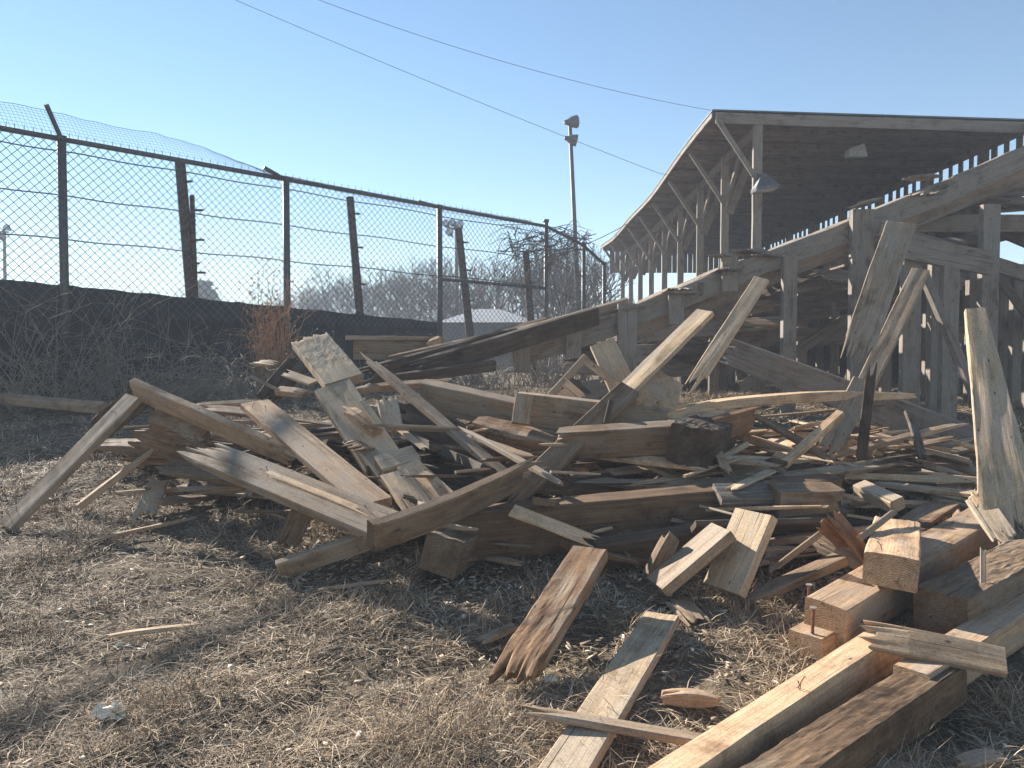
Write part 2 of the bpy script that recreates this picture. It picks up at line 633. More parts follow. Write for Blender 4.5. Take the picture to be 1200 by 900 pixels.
def board_mesh(L, wd, th, rg, ends=('cut', 'cut'), bend=None, seg=None, taper=(1, 1), rough=1.0, rotend=None, spl=None, cup=0.0):
    """one plank along local +X; bend(t)->(dy,dz); split ends run out into splinters"""
    m = max(4, min(18, int(wd / 0.011)))
    n = seg or (max(10, min(90, int(L / 0.02))) if rotend else max(5, min(26, int(L / 0.07))))
    c = min(0.006, th * 0.22, wd * 0.2)
    splen = spl or min(0.3, 0.16 * L + wd * 0.35)
    rows = []
    s0 = rg.random() * 100

    def ragged():
        v = []
        o = rg.random() * 50
        for j in range(m):
            q = .8 * noise.noise(Vector((o + j * .3, 3, 1))) + .45 * noise.noise(Vector((o + j * .9, 7, 2))) - .25
            if rg.random() < .28:
                q += rg.uniform(.4, 1.3)
            if rg.random() < .12:
                q -= rg.uniform(.3, .7)
            v.append(q)
        return v
    ra, rb = ragged(), ragged()
    ra2 = [q * .6 + r_ * .4 for q, r_ in zip(ra, ragged())]
    rb2 = [q * .6 + r_ * .4 for q, r_ in zip(rb, ragged())]
    if th > .07:
        splen = min(splen, .05) if spl is None else spl
    st = []
    for i in range(n + 1):
        t = i / n
        st.append(t)
    # finer stations at ends
    st = sorted(set(st + [0.012, 0.04, 0.96, 0.988]))
    verts = []
    ringn = 2 * m + 4
    for t in st:
        x0 = t * L
        wsc = taper[0] + (taper[1] - taper[0]) * t
        dy, dz = bend(t) if bend else (0, 0)
        ring = []
        half = wd / 2 * wsc
        ey = [(-half + c) + (2 * half - 2 * c) * j / (m - 1) for j in range(m)]
        top = [(y, th / 2) for y in ey]
        bot = [(y, -th / 2) for y in reversed(ey)]
        pts = top + [(half, th / 2 - c), (half, -th / 2 + c)] + bot + [(-half, -th / 2 + c), (-half, th / 2 - c)]
        cols = list(range(m)) + [m - 1, m - 1] + list(reversed(range(m))) + [0, 0]
        for (y, z), cidx in zip(pts, cols):
            x = x0
            zz = z
            yy = y
            tz = 1.0
            if ends[0] == 'split':
                k = max(0.0, 1 - x0 / (splen * 1.6))
                if k > 0:
                    r_ = (ra if z > 0 else ra2)[cidx]
                    x = x0 - r_ * splen * k * 0.6 + splen * 0.3 * k
                    tz = min(tz, 1 - (0.75 if th < .07 else .2) * k ** 1.5 * (0.6 + 0.4 * abs(ra[cidx])))
            elif ends[0] == 'cut':
                pass
            if ends[1] == 'split':
                k = max(0.0, 1 - (L - x0) / (splen * 1.6))
                if k > 0:
                    r_ = (rb if z > 0 else rb2)[cidx]
                    x = x0 + r_ * splen * k * 0.6 - splen * 0.3 * k
                    tz = min(tz, 1 - (0.75 if th < .07 else .2) * k ** 1.5 * (0.6 + 0.4 * abs(rb[cidx])))
            zz = z * tz
            if cup:
                zz += cup * ((y / max(half, 1e-4)) ** 2)
            nv = Vector((x * 2.5 + s0, y * 18, z * 18))
            a = 0.0035 * rough * min(1, wd / 0.08)
            yy += noise.noise(nv) * a + noise.noise(Vector((x * 9 + s0, cidx * 2.1, 7))) * a * 0.5
            zz += noise.noise(nv + Vector((31, 7, 3))) * a * 0.8 * min(1, th / 0.03)
            if rotend is not None:
                r0, r1, amp = rotend
                k = sstep(r0 - .08, r0 + .04, t) * (1 - sstep(r1 - .04, r1 + .08, t))
                if k > 0 and z > 0:
                    q = .45 * noise.noise(Vector((x * 9 + s0, y * 26, 2))) + 0.5 * noise.noise(Vector((x * 13 + s0, y * 120, 5))) + .25 * noise.noise(Vector((x * 60 + s0, y * 150, 9)))
                    zz += (q - 0.3) * amp * .6 * k
                if k > 0:
                    yy += noise.noise(Vector((x * 16 + s0, y * 9, z * 20 + 4))) * amp * 0.5 * k
            ring.append((x, yy + dy, zz + dz))
        verts += ring
    faces = []
    ns = len(st)
    for i in range(ns - 1):
        for j in range(ringn):
            a = i * ringn + j
            b_ = i * ringn + (j + 1) % ringn
            faces.append((a, b_, b_ + ringn, a + ringn))
    # caps: strip between top and bottom rows
    for base, flip in ((0, False), ((ns - 1) * ringn, True)):
        tops = [base + j for j in range(m)]
        bots = [base + m + 2 + (m - 1 - j) for j in range(m)]
        fs = []
        for j in range(m - 1):
            fs.append((tops[j], bots[j], bots[j + 1], tops[j + 1]))
        r1, r2 = base + m, base + m + 1
        fs.append((tops[m - 1], bots[m - 1], r2, r1))
        l1, l2 = base + ringn - 1, base + ringn - 2
        fs.append((l1, l2, bots[0], tops[0]))
        for f in fs:
            faces.append(tuple(reversed(f)) if flip else f)
    return verts, [tuple(reversed(f)) for f in faces]


HEROES = []     # (nick, world point)
seedc = [100]


def board(name, label, cat, A, B, wd, th, mat, face='up', ends=('cut', 'cut'), via=None, roll=0.0, nick=None, group=None,
          parent=None, world=False, sag=0.0, **kw):
    a = A if world else pt(*A)
    b = B if world else pt(*B)
    seedc[0] += 1
    rg = random.Random(seedc[0])
    x, y, z = frame_axes(a, b, face, roll)
    L = (b - a).length
    bend = None
    if via:
        pv = pt(*via[0]) if not world else via[0]
        rel = pv - a
        tx = rel.dot(x) / L
        oy, oz = rel.dot(y), rel.dot(z)

        def bend(t, tx=tx, oy=oy, oz=oz):
            # smooth bump that reaches the offset at tx
            k = math.sin(math.pi * (t ** (math.log(0.5) / math.log(min(.9, max(.1, tx))))))
            return oy * k, oz * k
    elif sag:
        def bend(t):
            return 0.0, sag * math.sin(math.pi * t)
    v, f = board_mesh(L, wd, th, rg, ends, bend, **kw)
    o = link_mesh(name, v, f, W[mat] if isinstance(mat, str) else mat, parent, frame_matrix(a, x, y, z))
    if parent is None and not via and wd > .08 and L > .5 and rg.random() < (.55 if not world else .12):
        for q in range(rg.choice((1, 2, 3))):
            t_ = rg.choice((rg.uniform(.05, .15), rg.uniform(.85, .95), rg.uniform(.4, .6))) * L
            yy_ = rg.uniform(-.35, .35) * wd
            hh_ = rg.uniform(.02, .055)
            nb = MB()
            lean = Vector((rg.uniform(-.5, .5), rg.uniform(-.5, .5), 1)).normalized()
            p0_ = Vector((t_, yy_, th / 2 - .006))
            p1_ = p0_ + lean * hh_ * .6
            p2_ = p1_ + (lean + Vector((rg.uniform(-.8, .8), rg.uniform(-.8, .8), 0))).normalized() * hh_ * .4
            nb.tube([p0_, p1_, p2_], .0017, 5)
            nb.tube([p2_, p2_ + lean * .0015], .0038, 7)
            nl = link_mesh('nail', nb.v, nb.f, M_RUSTBOLT)
            nl.parent = o
    if parent is None:
        tag(o, label, cat, group, 'thing')
        if nick:
            HEROES.append((nick, (a + b) / 2))
            HEROES.append((nick, a * .8 + b * .2))
            HEROES.append((nick, a * .2 + b * .8))
    return o


B_ = board
C, S = 'cut', 'split'
# ---- left part of the pile
B_('plank', 'long grey plank leaning steeply at the far left end of the pile', 'plank', (8, 618, 0.0), (157, 466, 5.1), .16, .045, 'grey', 'mix', (C, C), nick='leaning grey end plank', roll=-.35)
B_('board', 'short tan board propped in the grass under the leaning grey plank', 'board', (92, 594, .03), (179, 528, 5.1), .095, .04, 'tan', 'up', (C, S), nick='propped tan board')
B_('rotten_board', 'wide rotten brown board with a crumbling orange face beside the leaning plank', 'board', (160, 498, 5.32), (250, 522, 5.05), .34, .05, 'rot', 'cam', (S, S), nick='wide rotten brown board', rough=2.5)
B_('timber', 'dark timber stub behind the leaning grey plank, shaded board end put in colour', 'timber', (120, 500, 5.45), (168, 462, 5.3), .17, .1, 'dark', 'cam', (S, S), rough=2)  # shadowed end of a board put in as a dark piece
B_('splintered_plank', 'long plank on edge with a bright splintered lower tip, left part of pile', 'plank', (158, 455, 5.2), (356, 542, 4.55), .145, .05, 'tan', 'edge', (C, S), roll=.5, nick='splinter-tipped plank', spl=.28, rough=1.6)
B_('board', 'upright brown board under the upper end of the splinter-tipped plank', 'board', (238, 492, 5.2), (236, 535, 5.05), .1, .04, 'brown', 'cam', (C, C))
B_('board', 'wide smooth tan board sloping down right, broadest clean face on the left', 'board', (299, 474, 5.3), (440, 592, 4.05), .205, .05, 'tan', 'mix', (C, C), roll=-.1, nick='wide smooth tan board', rough=.7)
B_('plank', 'heavy grey-brown plank in shade, lowest long plank of the left fan', 'plank', (225, 525, 4.6), (462, 622, 3.7), .2, .06, 'grey', 'mix', (S, C), roll=.15, nick='heavy lowest left plank')
B_('lath', 'thin light strip standing for the sunlit patch on the heavy lowest left plank', 'lath', (306, 551, 4.08), (428, 600, 3.68), .045, .015, 'fresh', 'mix', (S, S))  # added strip: the patch of sunlight on the plank, put in as pale wood
B_('board', 'grey board dark in shade beneath the wide rotten brown board', 'board', (180, 545, 5.0), (290, 560, 4.8), .16, .04, 'brown', 'mix', (S, C))
B_('board', 'broken white-painted board end lying in the grass left of the pile', 'board', (187, 563, .14), (168, 607, .01), .12, .02, 'pale', 'mix', (C, S), rough=2)
B_('stub', 'short shaded board stub stuck in the ground below the heavy lowest left plank', 'board', (357, 594, .25), (335, 642, .02), .12, .05, 'brown', 'cam', (C, S))
B_('stick', 'thin flat stick lying in the grass in front of the white-painted board end', 'stick', (103, 634, .02), (232, 606, .02), .035, .02, 'tan', 'up', (S, S))
B_('splinter', 'pale pointed splinter lying alone on the open dry grass', 'splinter', (118, 746, .02), (234, 732, .02), .035, .018, 'fresh', 'up', (S, S))
B_('stick', 'thin stick lying in the grass just below the low pointed plank', 'stick', (368, 692, .02), (463, 679, .02), .025, .018, 'tan', 'up', (S, S))
B_('plank', 'straight tan plank lying along the foot of the windscreen fence', 'plank', (-60, 461, 8.9), (120, 478, 8.15), .13, .09, 'tan', 'mix', (C, C), nick='fence foot plank')

# central column of stepped boards
B_('rotten_plank', 'topmost stepped plank of the left pile, its upper end rotted to crumbs', 'plank', (362, 398, 6.05), (404, 449, 5.5), .29, .075, 'pale', 'mix', (S, C), roll=.1, nick='topmost stepped plank', rotend=(.1, .75, .008))
B_('plank', 'broad weathered stepped plank with loose chips on it below the topmost one', 'plank', (390, 455, 5.45), (462, 562, 4.65), .26, .07, 'pale', 'mix', (C, S), roll=.15, nick='broad stepped plank')
B_('block', 'short pale board block lying across the foot of the broad stepped plank', 'block', (444, 547, 4.62), (488, 534, 4.72), .15, .07, 'pale', 'mix', (C, C))
B_('block', 'small wedge-shaped board chunk resting on the broad stepped plank', 'block', (405, 478, 5.1), (442, 506, 4.9), .09, .06, 'fresh', 'mix', (S, C))
B_('splinter', 'bright flake standing on the broad stepped plank', 'splinter', (423, 468, 5.05), (450, 505, 4.85), .05, .015, 'pale', 'mix', (S, S))
B_('board', 'broken bright board end jammed right of the broad stepped plank', 'board', (452, 462, 5.3), (462, 512, 5.0), .14, .03, 'pale', 'cam', (S, S), rough=2)
B_('board', 'short white ragged board at the bottom of the stepped planks', 'board', (462, 556, 4.5), (498, 606, 4.12), .17, .04, 'pale', 'mix', (C, S), rough=2)
B_('board', 'clean orange-tan board sloping under the board block', 'board', (478, 545, 4.6), (534, 597, 4.2), .15, .03, 'fresh', 'mix', (C, C), rough=.6)
B_('plank', 'narrow grey plank running diagonally down right across the dark middle', 'plank', (424, 415, 5.9), (592, 557, 4.6), .085, .045, 'grey', 'mix', (S, C), nick='narrow diagonal plank', roll=-.3)
B_('splintered_board', 'thin splintered board lying level across the upper narrow diagonal plank', 'board', (412, 457, 5.62), (524, 447, 5.7), .06, .05, 'tan', 'mix', (S, S), rough=2)
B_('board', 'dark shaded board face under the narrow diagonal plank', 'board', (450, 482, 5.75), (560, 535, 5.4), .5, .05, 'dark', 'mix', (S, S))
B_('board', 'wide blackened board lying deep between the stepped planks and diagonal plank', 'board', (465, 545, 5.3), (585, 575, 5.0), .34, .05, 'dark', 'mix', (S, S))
B_('scrap', 'small sunlit scrap behind the topmost stepped plank, nearest the bush', 'scrap', (299, 424, 6.4), (324, 427, 6.3), .1, .03, 'pale', 'mix', (S, S))
B_('scrap', 'white four-sided scrap left of the topmost stepped plank', 'scrap', (332, 436, 6.1), (368, 449, 5.9), .1, .02, 'pale', 'mix', (S, C))
B_('scrap', 'tan scrap with a chipped edge above the wide smooth tan board', 'scrap', (326, 458, 5.9), (362, 462, 5.8), .09, .05, 'tan', 'mix', (C, S))
B_('lath', 'thin dark lath sticking out above the wide smooth tan board', 'lath', (292, 440, 6.0), (330, 459, 5.85), .03, .015, 'grey', 'mix', (S, C))
B_('lath', 'thin bent lath lying behind the splinter-tipped plank', 'lath', (220, 476, 5.8), (310, 470, 5.9), .06, .03, 'tan', 'mix', (S, S))
B_('board', 'pale split board lying behind the upper splinter-tipped plank', 'board', (236, 478, 5.75), (318, 486, 5.6), .1, .03, 'grey', 'mix', (S, S))
B_('board', 'dark board slanting up left behind the wide smooth tan board', 'board', (310, 470, 6.0), (350, 425, 6.3), .2, .05, 'dark', 'mix', (S, C))
B_('board', 'level grey shelf-like board lying behind the pile, in front of the fence', 'board', (405, 396, 8.0), (518, 397, 8.25), .24, .045, 'grey', 'up', (C, C), nick='shelf-like grey board')
B_('board', 'brown board on edge beneath the shelf-like grey board', 'board', (414, 410, 7.95), (500, 411, 8.15), .2, .05, 'brown', 'edge', (C, C))

# low front plank, bent plank
B_('pointed_plank', 'low dark plank with a lit top edge pointing out over the grass', 'plank', (326, 668, .04), (520, 604, .26), .1, .05, 'grey', 'edge', (C, C), roll=.35, nick='low pointed plank')
B_('bent_plank', 'heavy bent plank with a dark sawn end, lit along its top edge', 'plank', (434, 628, 3.6), (632, 548, 4.3), .15, .06, 'brown', 'edge', (C, S), via=[(512, 602, 3.78)], roll=.35, nick='heavy bent plank')  # shade of the front face put into the browner wood
B_('plank', 'lower piece of a long rising plank, its shade put into dark brown', 'plank', (588, 596, 4.45), (738, 456, 5.0), .15, .05, 'brown', (-.2, -.75, .6), (S, C), nick='dark brown rising plank')  # one plank in two pieces: the lower part's shade is in the brown
B_('weathered_plank', 'weathered upper piece of the rising plank, its sunlight put into a pale colour', 'plank', (690, 500, 4.92), (827, 366, 5.4), .15, .035, 'pale', (-.4, -.5, .75), (S, C), nick='bright rising plank', rough=1.6)  # upper part of the same plank, sunlight put into the pale wood
B_('timber', 'short square timber with its sawn end towards the viewer under the bent plank', 'timber', (516, 652, 3.72), (575, 618, 4.6), .19, .18, 'brown', 'up', (C, C), roll=.25, nick='square timber end', rough=2)

# ---- centre
B_('beam', 'long dark brown beam lying level across the shaded middle of the pile', 'beam', (524, 628, 4.0), (978, 584, 4.35), .27, .13, 'rough', 'edge', (S, C), nick='long dark brown beam', roll=.15)  # darker wood also carries the shade of the front face
B_('beam', 'second dark beam lying just below the long dark brown beam', 'beam', (690, 650, 3.9), (985, 606, 4.15), .15, .09, 'dark', 'edge', (S, C), roll=.4, nick='lower dark beam')  # shade on this face deepened through the dark wood colour
B_('beam', 'shaded grey beam with a pale top edge left of the broad grey beam', 'beam', (496, 462, 5.65), (616, 488, 5.35), .22, .1, 'grey', 'edge', (C, C), roll=.35)
B_('beam', 'broad grey beam face lying level at the middle of the pile top', 'beam', (606, 480, 5.2), (780, 500, 5.0), .24, .08, 'grey', 'edge', (C, C), nick='broad grey beam', roll=.12)
B_('block', 'pale sawn block against the left end of the broad grey beam', 'block', (615, 463, 5.08), (610, 497, 5.02), .12, .06, 'grey', 'cam', (C, C))
B_('log', 'rough curved rotten timber lying under the broad grey beam', 'timber', (560, 508, 5.25), (668, 533, 4.9), .22, .14, 'rot', 'edge', (S, S), roll=.4, rough=3, nick='rough curved timber')
B_('splinters', 'ragged splintered tan strip in front of the rough curved timber', 'board', (548, 512, 5.0), (628, 538, 4.75), .06, .03, 'fresh', 'mix', (S, S), rough=3)
bpy.data.objects['splinters'].name = 'splintered_strip'
B_('beam', 'warm brown beam with white paint traces on top, centre of the pile', 'beam', (655, 520, 4.78), (792, 512, 4.65), .19, .1, 'brown', 'edge', (S, C), roll=.35, nick='warm brown beam')
B_('rotten_timber', 'thick rotten timber end facing the viewer, its core black and hollowed', 'timber', (808, 523, 4.42), (842, 508, 5.2), .25, .24, 'dark', 'up', (C, C), roll=.2, nick='thick rotten timber end', rough=4, rotend=(-.2, .3, .03))
B_('board', 'orange-brown torn board right of the thick rotten timber end', 'board', (832, 505, 4.85), (890, 489, 5.05), .17, .05, 'rust', 'edge', (C, S), roll=.3)
B_('curved_panel', 'thin warped tan panel curling up behind the bright rising plank', 'panel', (779, 438, 5.3), (742, 492, 5.05), .3, .014, 'tan', (.2, -.8, .6), (C, C), via=[(768, 468, 5.02)], nick='warped tan panel')
B_('board', 'wide weathered board standing up between the thin sticks and rising plank', 'board', (706, 402, 5.65), (740, 478, 5.3), .19, .035, 'pale', (-.2, -.8, .5), (C, C), nick='wide standing board')
B_('stick', 'thin stick sloping down left from the top of the pile', 'stick', (687, 418, 5.5), (628, 482, 5.3), .055, .03, 'grey', 'cam', (C, C))
B_('stick', 'thin stick sloping down right in front of the wide standing board', 'stick', (684, 421, 5.5), (782, 496, 4.95), .055, .03, 'tan', 'cam', (C, S))
B_('scrap', 'triangular pale scrap standing behind the thin left sloping stick', 'scrap', (655, 450, 5.4), (683, 474, 5.3), .13, .02, 'fresh', 'cam', (S, S))
B_('lath', 'flat pale lath lying on the broad grey beam', 'lath', (645, 470, 5.15), (684, 476, 5.1), .06, .02, 'pale', 'mix', (S, S))
B_('board', 'narrow brown strip hanging from the joint of the two rising plank pieces', 'board', (716, 470, 4.85), (700, 540, 4.7), .035, .03, 'dark', 'cam', (C, S))
B_('long_plank', 'long bowed pale plank lying level with a rotted end, right of centre', 'plank', (764, 489, 5.05), (1068, 463, 5.45), .17, .065, 'fresh', 'up', (S, S), via=[(900, 468, 5.2)], nick='long bowed pale plank', roll=0, rough=1.8)
B_('board', 'split tan board under the left end of the long bowed pale plank', 'board', (772, 492, 4.95), (890, 483, 5.05), .09, .03, 'fresh', 'mix', (S, S))
B_('leaning_board', 'narrow weathered board leaning up right, its pointed foot above the bowed plank', 'board', (893, 327, 6.0), (810, 455, 5.75), .125, .035, 'pale', (-.35, -.7, .6), (C, S), nick='narrow pointed leaning board')
B_('long_stick', 'long thin stick sloping gently up right towards the grey white plank', 'stick', (1128, 496, 5.6), (935, 544, 4.9), .055, .035, 'tan', 'mix', (S, S), nick='long thin stick')
B_('split_strip', 'long bowed split strip lying low across the right of the pile', 'board', (685, 566, 4.65), (1060, 540, 4.95), .075, .05, 'grey', 'mix', (S, S), via=[(860, 566, 4.5)], nick='bowed split strip', rough=2)
B_('stick', 'straight square light stick sloping up right from the bowed split strip', 'stick', (906, 555, 4.65), (985, 485, 4.95), .055, .05, 'fresh', 'mix', (C, C), nick='square light stick')
B_('stick', 'dark stick sloping down right from the torn orange-brown board', 'stick', (878, 482, 5.1), (975, 540, 4.8), .06, .03, 'brown', 'mix', (S, S))
B_('board', 'blue-grey shaded board leaning behind the dark upright stake', 'board', (968, 535, 4.95), (1012, 447, 5.35), .15, .03, 'grey', 'cam', (S, C), nick='blue-grey leaning board')
B_('stake', 'dark brown round-edged stake standing upright in front of the bowed plank', 'stake', (1021, 430, 5.02), (1006, 572, 4.9), .065, .055, 'dark', 'cam', (S, S), nick='dark upright stake')
B_('splintered_board', 'bright freshly split board piece lying on the long dark brown beam', 'board', (600, 598, 3.86), (694, 634, 3.72), .085, .018, 'fresh', 'mix', (C, S), rough=2, nick='bright split piece')
B_('board', 'flat grey board in shade pointing at the viewer, below the long dark beam', 'board', (848, 622, .3), (770, 688, .06), .2, .05, 'grey', 'up', (C, C), nick='shaded flat grey board')
B_('board', 'wide pale board with a clean sawn end pointing at the viewer', 'board', (886, 602, .38), (848, 692, .06), .225, .05, 'pale', 'up', (C, C), nick='pale sawn-end board', rough=.7)
B_('board', 'dark board standing on edge left of the shaded flat grey board', 'board', (788, 628, .25), (762, 680, .04), .07, .08, 'brown', 'up', (S, S))
B_('rotten_timber', 'rotten timber reaching out towards the viewer, its tip split into orange slivers', 'timber', (692, 648, .24), (597, 802, .05), .17, .06, 'rot', 'up', (C, S), rotend=(.35, .85, .007), nick='slivered rotten timber', rough=1.5, spl=.11)
B_('plank', 'flat grey plank with nail holes lying on the grass at the bottom', 'plank', (776, 724, .03), (655, 917, .03), .15, .04, 'pale', 'up', (C, C), nick='nail-holed flat plank', rough=.6)
B_('lath', 'long grey lath lying across the nail-holed flat plank', 'lath', (612, 832, .07), (828, 869, .06), .06, .025, 'grey', 'up', (S, C))
B_('scrap', 'short thick scrap in the grass right of the nail-holed flat plank', 'scrap', (770, 816, .03), (845, 820, .02), .06, .05, 'tan', 'up', (S, S))
B_('scrap', 'small shaded shard in the grass left of the slivered rotten timber', 'scrap', (556, 754, .02), (608, 732, .05), .06, .025, 'grey', 'up', (S, S))
B_('scrap', 'triangular board scrap in the grass above the nail-holed flat plank', 'scrap', (790, 702, .02), (822, 732, .02), .12, .03, 'grey', 'up', (S, S))
B_('board', 'flat white-flecked board lying over the right end of the long dark beam', 'board', (840, 580, 4.12), (906, 578, 4.15), .15, .05, 'paint', 'mix', (C, C))
B_('board', 'flat pale cracked board behind the bowed split strip', 'board', (846, 548, 4.7), (902, 552, 4.6), .2, .03, 'pale', 'mix', (S, C), rough=2)
B_('block', 'thick shaded block forming the right end of the long dark beam', 'block', (905, 592, 4.1), (978, 590, 4.15), .2, .16, 'brown', 'edge', (C, S), roll=.2)

# ---- right-middle scraps
B_('board', 'flat sunlit tan board at the right end of the dark beams', 'board', (974, 590, .16), (1048, 588, .16), .17, .04, 'fresh', 'up', (S, S), nick='sunlit tan board')
B_('block', 'short square white-sided stick lying on the sunlit tan board', 'block', (1008, 572, .3), (1052, 592, .28), .09, .075, 'pale', 'mix', (C, C), nick='white-sided stick')
B_('board', 'flat tan board right of the short white-sided stick', 'board', (1052, 590, .16), (1108, 594, .14), .14, .04, 'tan', 'up', (S, C))
B_('board', 'flat light board lying behind the white-sided stick', 'board', (1014, 556, .14), (1084, 553, .12), .14, .035, 'fresh', 'up', (S, S), nick='flat light board')
B_('board', 'thin pale board on the ground left of the weathered white plank', 'board', (1092, 584, .1), (1136, 592, .08), .09, .03, 'pale', 'up', (S, S))
B_('block', 'small pale block on the shaded ground below the grey posts', 'block', (1094, 577, .08), (1110, 577, .08), .1, .08, 'fresh', 'up', (C, C))
B_('board', 'reddish broken board standing in the hollow left of the big pale block', 'board', (975, 600, .42), (1018, 656, .2), .09, .025, 'rust', 'mix', (S, S), nick='reddish broken board')
B_('board', 'second reddish slat beside the reddish broken board', 'board', (960, 612, .36), (1000, 650, .18), .06, .02, 'rust', 'cam', (S, S))
B_('board', 'brown board edge lying left of the big pale block', 'board', (950, 632, .22), (1030, 668, .16), .08, .06, 'brown', 'edge', (S, C))
B_('stick', 'short grey stick poking up behind the big pale block', 'stick', (1008, 630, .34), (1050, 598, .36), .03, .025, 'grey', 'cam', (C, S))
B_('board', 'brown shaded plank sloping down left below the big pale block', 'board', (985, 655, .2), (880, 702, .06), .1, .04, 'brown', 'up', (C, S))
B_('stick', 'thin round stick in the dark gap behind the pale sawn-end board', 'stick', (968, 620, .32), (905, 668, .1), .03, .025, 'grey', 'cam', (S, S))
B_('board', 'rusty splintered strip lying under the right end of the bowed split strip', 'board', (960, 562, 4.8), (1060, 548, 5.0), .08, .03, 'rust', 'mix', (S, S), rough=2.5)

# ---- right foreground timbers
B_('timber', 'big pale square-cut timber block pointing at the viewer, resting on the tan beam', 'timber', (1043, 670, 3.1), (1051, 621, 3.85), .205, .135, 'fresh', 'up', (C, S), roll=.06, nick='big pale block', rough=2.2)
B_('timber', 'long tan square beam lying under the big pale block, two bolts at its end', 'timber', (966, 730, 3.02), (1168, 606, 4.35), .175, .165, 'tan', 'up', (C, C), roll=.1, nick='bolted tan beam', spl=.025, rough=1.6)
B_('timber', 'short timber stub holding two rusty bolts, under the tan beam end', 'timber', (944, 756, .05), (1060, 690, .06), .15, .09, 'tan', 'up', (C, C), nick='bolted stub')
B_('timber', 'long clean light beam running out of the bottom of the picture', 'timber', (745, 957, .075), (1046, 752, .08), .108, .135, 'fresh', 'up', (C, S), nick='long clean light beam', rough=.8, spl=.05)
B_('timber', 'dark rough rotten-topped beam at bottom right beside the clean light beam', 'timber', (830, 984, .07), (1108, 792, .075), .15, .135, 'rough', 'up', (C, C), rotend=(.0, 1, .01), nick='dark rough beam', rough=1.5)
B_('timber', 'light square beam entering at the right edge behind the broken tan slat', 'timber', (1068, 806, .09), (1300, 656, .1), .125, .13, 'tan', 'up', (C, C), nick='right edge light beam')
B_('timber', 'dark brown heavy beam with a mossy crumbled top near the right edge', 'timber', (1102, 722, .14), (1300, 608, .16), .21, .19, 'brown', 'up', (C, C), rotend=(.08, .6, .016), nick='dark brown heavy beam', rough=2)
B_('broken_slat', 'broken tan slat lying across the two foreground beams', 'board', (1008, 742, .2), (1178, 776, .18), .11, .035, 'tan', (.05, -.75, .8), (S, C), nick='broken tan slat', rough=2)
B_('weathered_plank', 'tall grey-white weathered plank standing at the right edge of the pile', 'plank', (1192, 640, 3.72), (1142, 364, 4.6), .29, .045, 'pale', (-.35, -.85, .25), (S, C), taper=(1.0, .36), nick='tall weathered white plank', rough=2.2)
B_('board', 'small pale pointed board leaning at the foot of the tall weathered plank', 'board', (1184, 640, 3.65), (1140, 576, 4.0), .12, .025, 'pale', (-.3, -.7, .6), (S, S))
B_('splinter', 'thin upright sliver stuck in front of the dark brown heavy beam', 'splinter', (1152, 706, 3.1), (1152, 638, 3.2), .022, .012, 'tan', 'cam', (S, S))
B_('scrap', 'small split scrap on the dark ground at the bottom right', 'scrap', (1120, 898, .02), (1180, 884, .03), .07, .04, 'tan', 'up', (S, S))
B_('board', 'grey board end lying in shade at the bottom edge by the dark beam', 'board', (1018, 905, .02), (1090, 915, .02), .14, .03, 'grey', 'up', (C, C))

# ---- loose timber hanging about the wrecked stand
B_('hanging_board', 'wide grey weathered board hanging slantwise from the sloping stand beam', 'board', (1056, 262, 7.35), (1003, 416, 6.6), .26, .04, 'grey', (-.4, -.8, .3), (C, S), nick='slanting hanging board', rough=1.6)
B_('leaning_timber', 'grey timber leaning up right to an apex below the cross beam', 'timber', (1079, 318, 7.5), (1000, 482, 6.8), .16, .07, 'grey', (-.5, -.8, .35), (C, S), nick='leaning apex timber')
B_('leaning_timber', 'thin timber leaning down right from the apex below the cross beam', 'timber', (1081, 318, 7.55), (1152, 486, 7.1), .1, .06, 'stand', (.3, -.9, .2), (C, C))
B_('sloping_beam', 'wide grey beam sloping down right in shade behind the bowed pale plank', 'beam', (838, 406, 7.4), (1150, 522, 6.4), .26, .06, 'stand', 'edge', (S, C), nick='wide sloping beam', roll=.1)
for i, (a, b, wd, mt, lb) in enumerate([
        ((420, 444, 7.2), (604, 394, 8.2), .2, 'dark', 'lowest dark fallen stringer of the collapsed stand edge'),
        ((440, 430, 7.6), (640, 384, 8.4), .16, 'brown', 'long brown fallen stringer with ragged left tip by the fence'),
        ((475, 438, 7.2), (700, 370, 8.3), .2, 'dark', 'dark fallen stringer running up to the upright cleats'),
        ((520, 418, 7.8), (735, 356, 8.75), .14, 'grey', 'uppermost grey fallen stringer along the collapsed stand edge'),
        ((450, 446, 6.9), (580, 428, 7.4), .1, 'dark', 'short blackened fallen board at the foot of the fallen stringers'),
        ((560, 400, 8.3), (640, 378, 8.8), .12, 'brown', 'short brown fallen board lying on the fallen stringers'),
        ((448, 428, 7.3), (545, 407, 7.9), .035, 'pale', 'thin bright lath lying on the fallen stringers'),
        ((500, 405, 8.0), (515, 398, 8.1), .08, 'tan', 'tiny tan scrap at the fence end of the fallen stringers')]):
    B_('fallen_stringer' if i < 4 else 'fallen_board', lb, 'board', a, b, wd, .06 if i != 6 else .02, mt, 'edge' if i != 6 else 'mix', (S, C), roll=.3, nick='fallen stringers' if i == 2 else None)

# bolts on the stub
for (bx, by, hh, lb) in ((952, 742, .18, 'taller rusty bolt with a pale washer standing in the timber stub, nearer viewer'), (947, 716, .2, 'rusty bolt with washer close against the split beam end')):
    p = pt(bx, by, .10)
    root = empty('bolt', p, lb, 'bolt')
    mb = MB()
    mb.tube([p, p + Vector((.003, 0, hh * .55))], .007, 8)
    mb.build('shank', M_RUSTBOLT, root, smooth=False)
    mb = MB()
    mb.tube([p + Vector((.003, 0, hh * .55)), p + Vector((.003, 0, hh * .55 + .004))], .013, 12)
    mb.build('washer', M_BOLTHEAD, root)

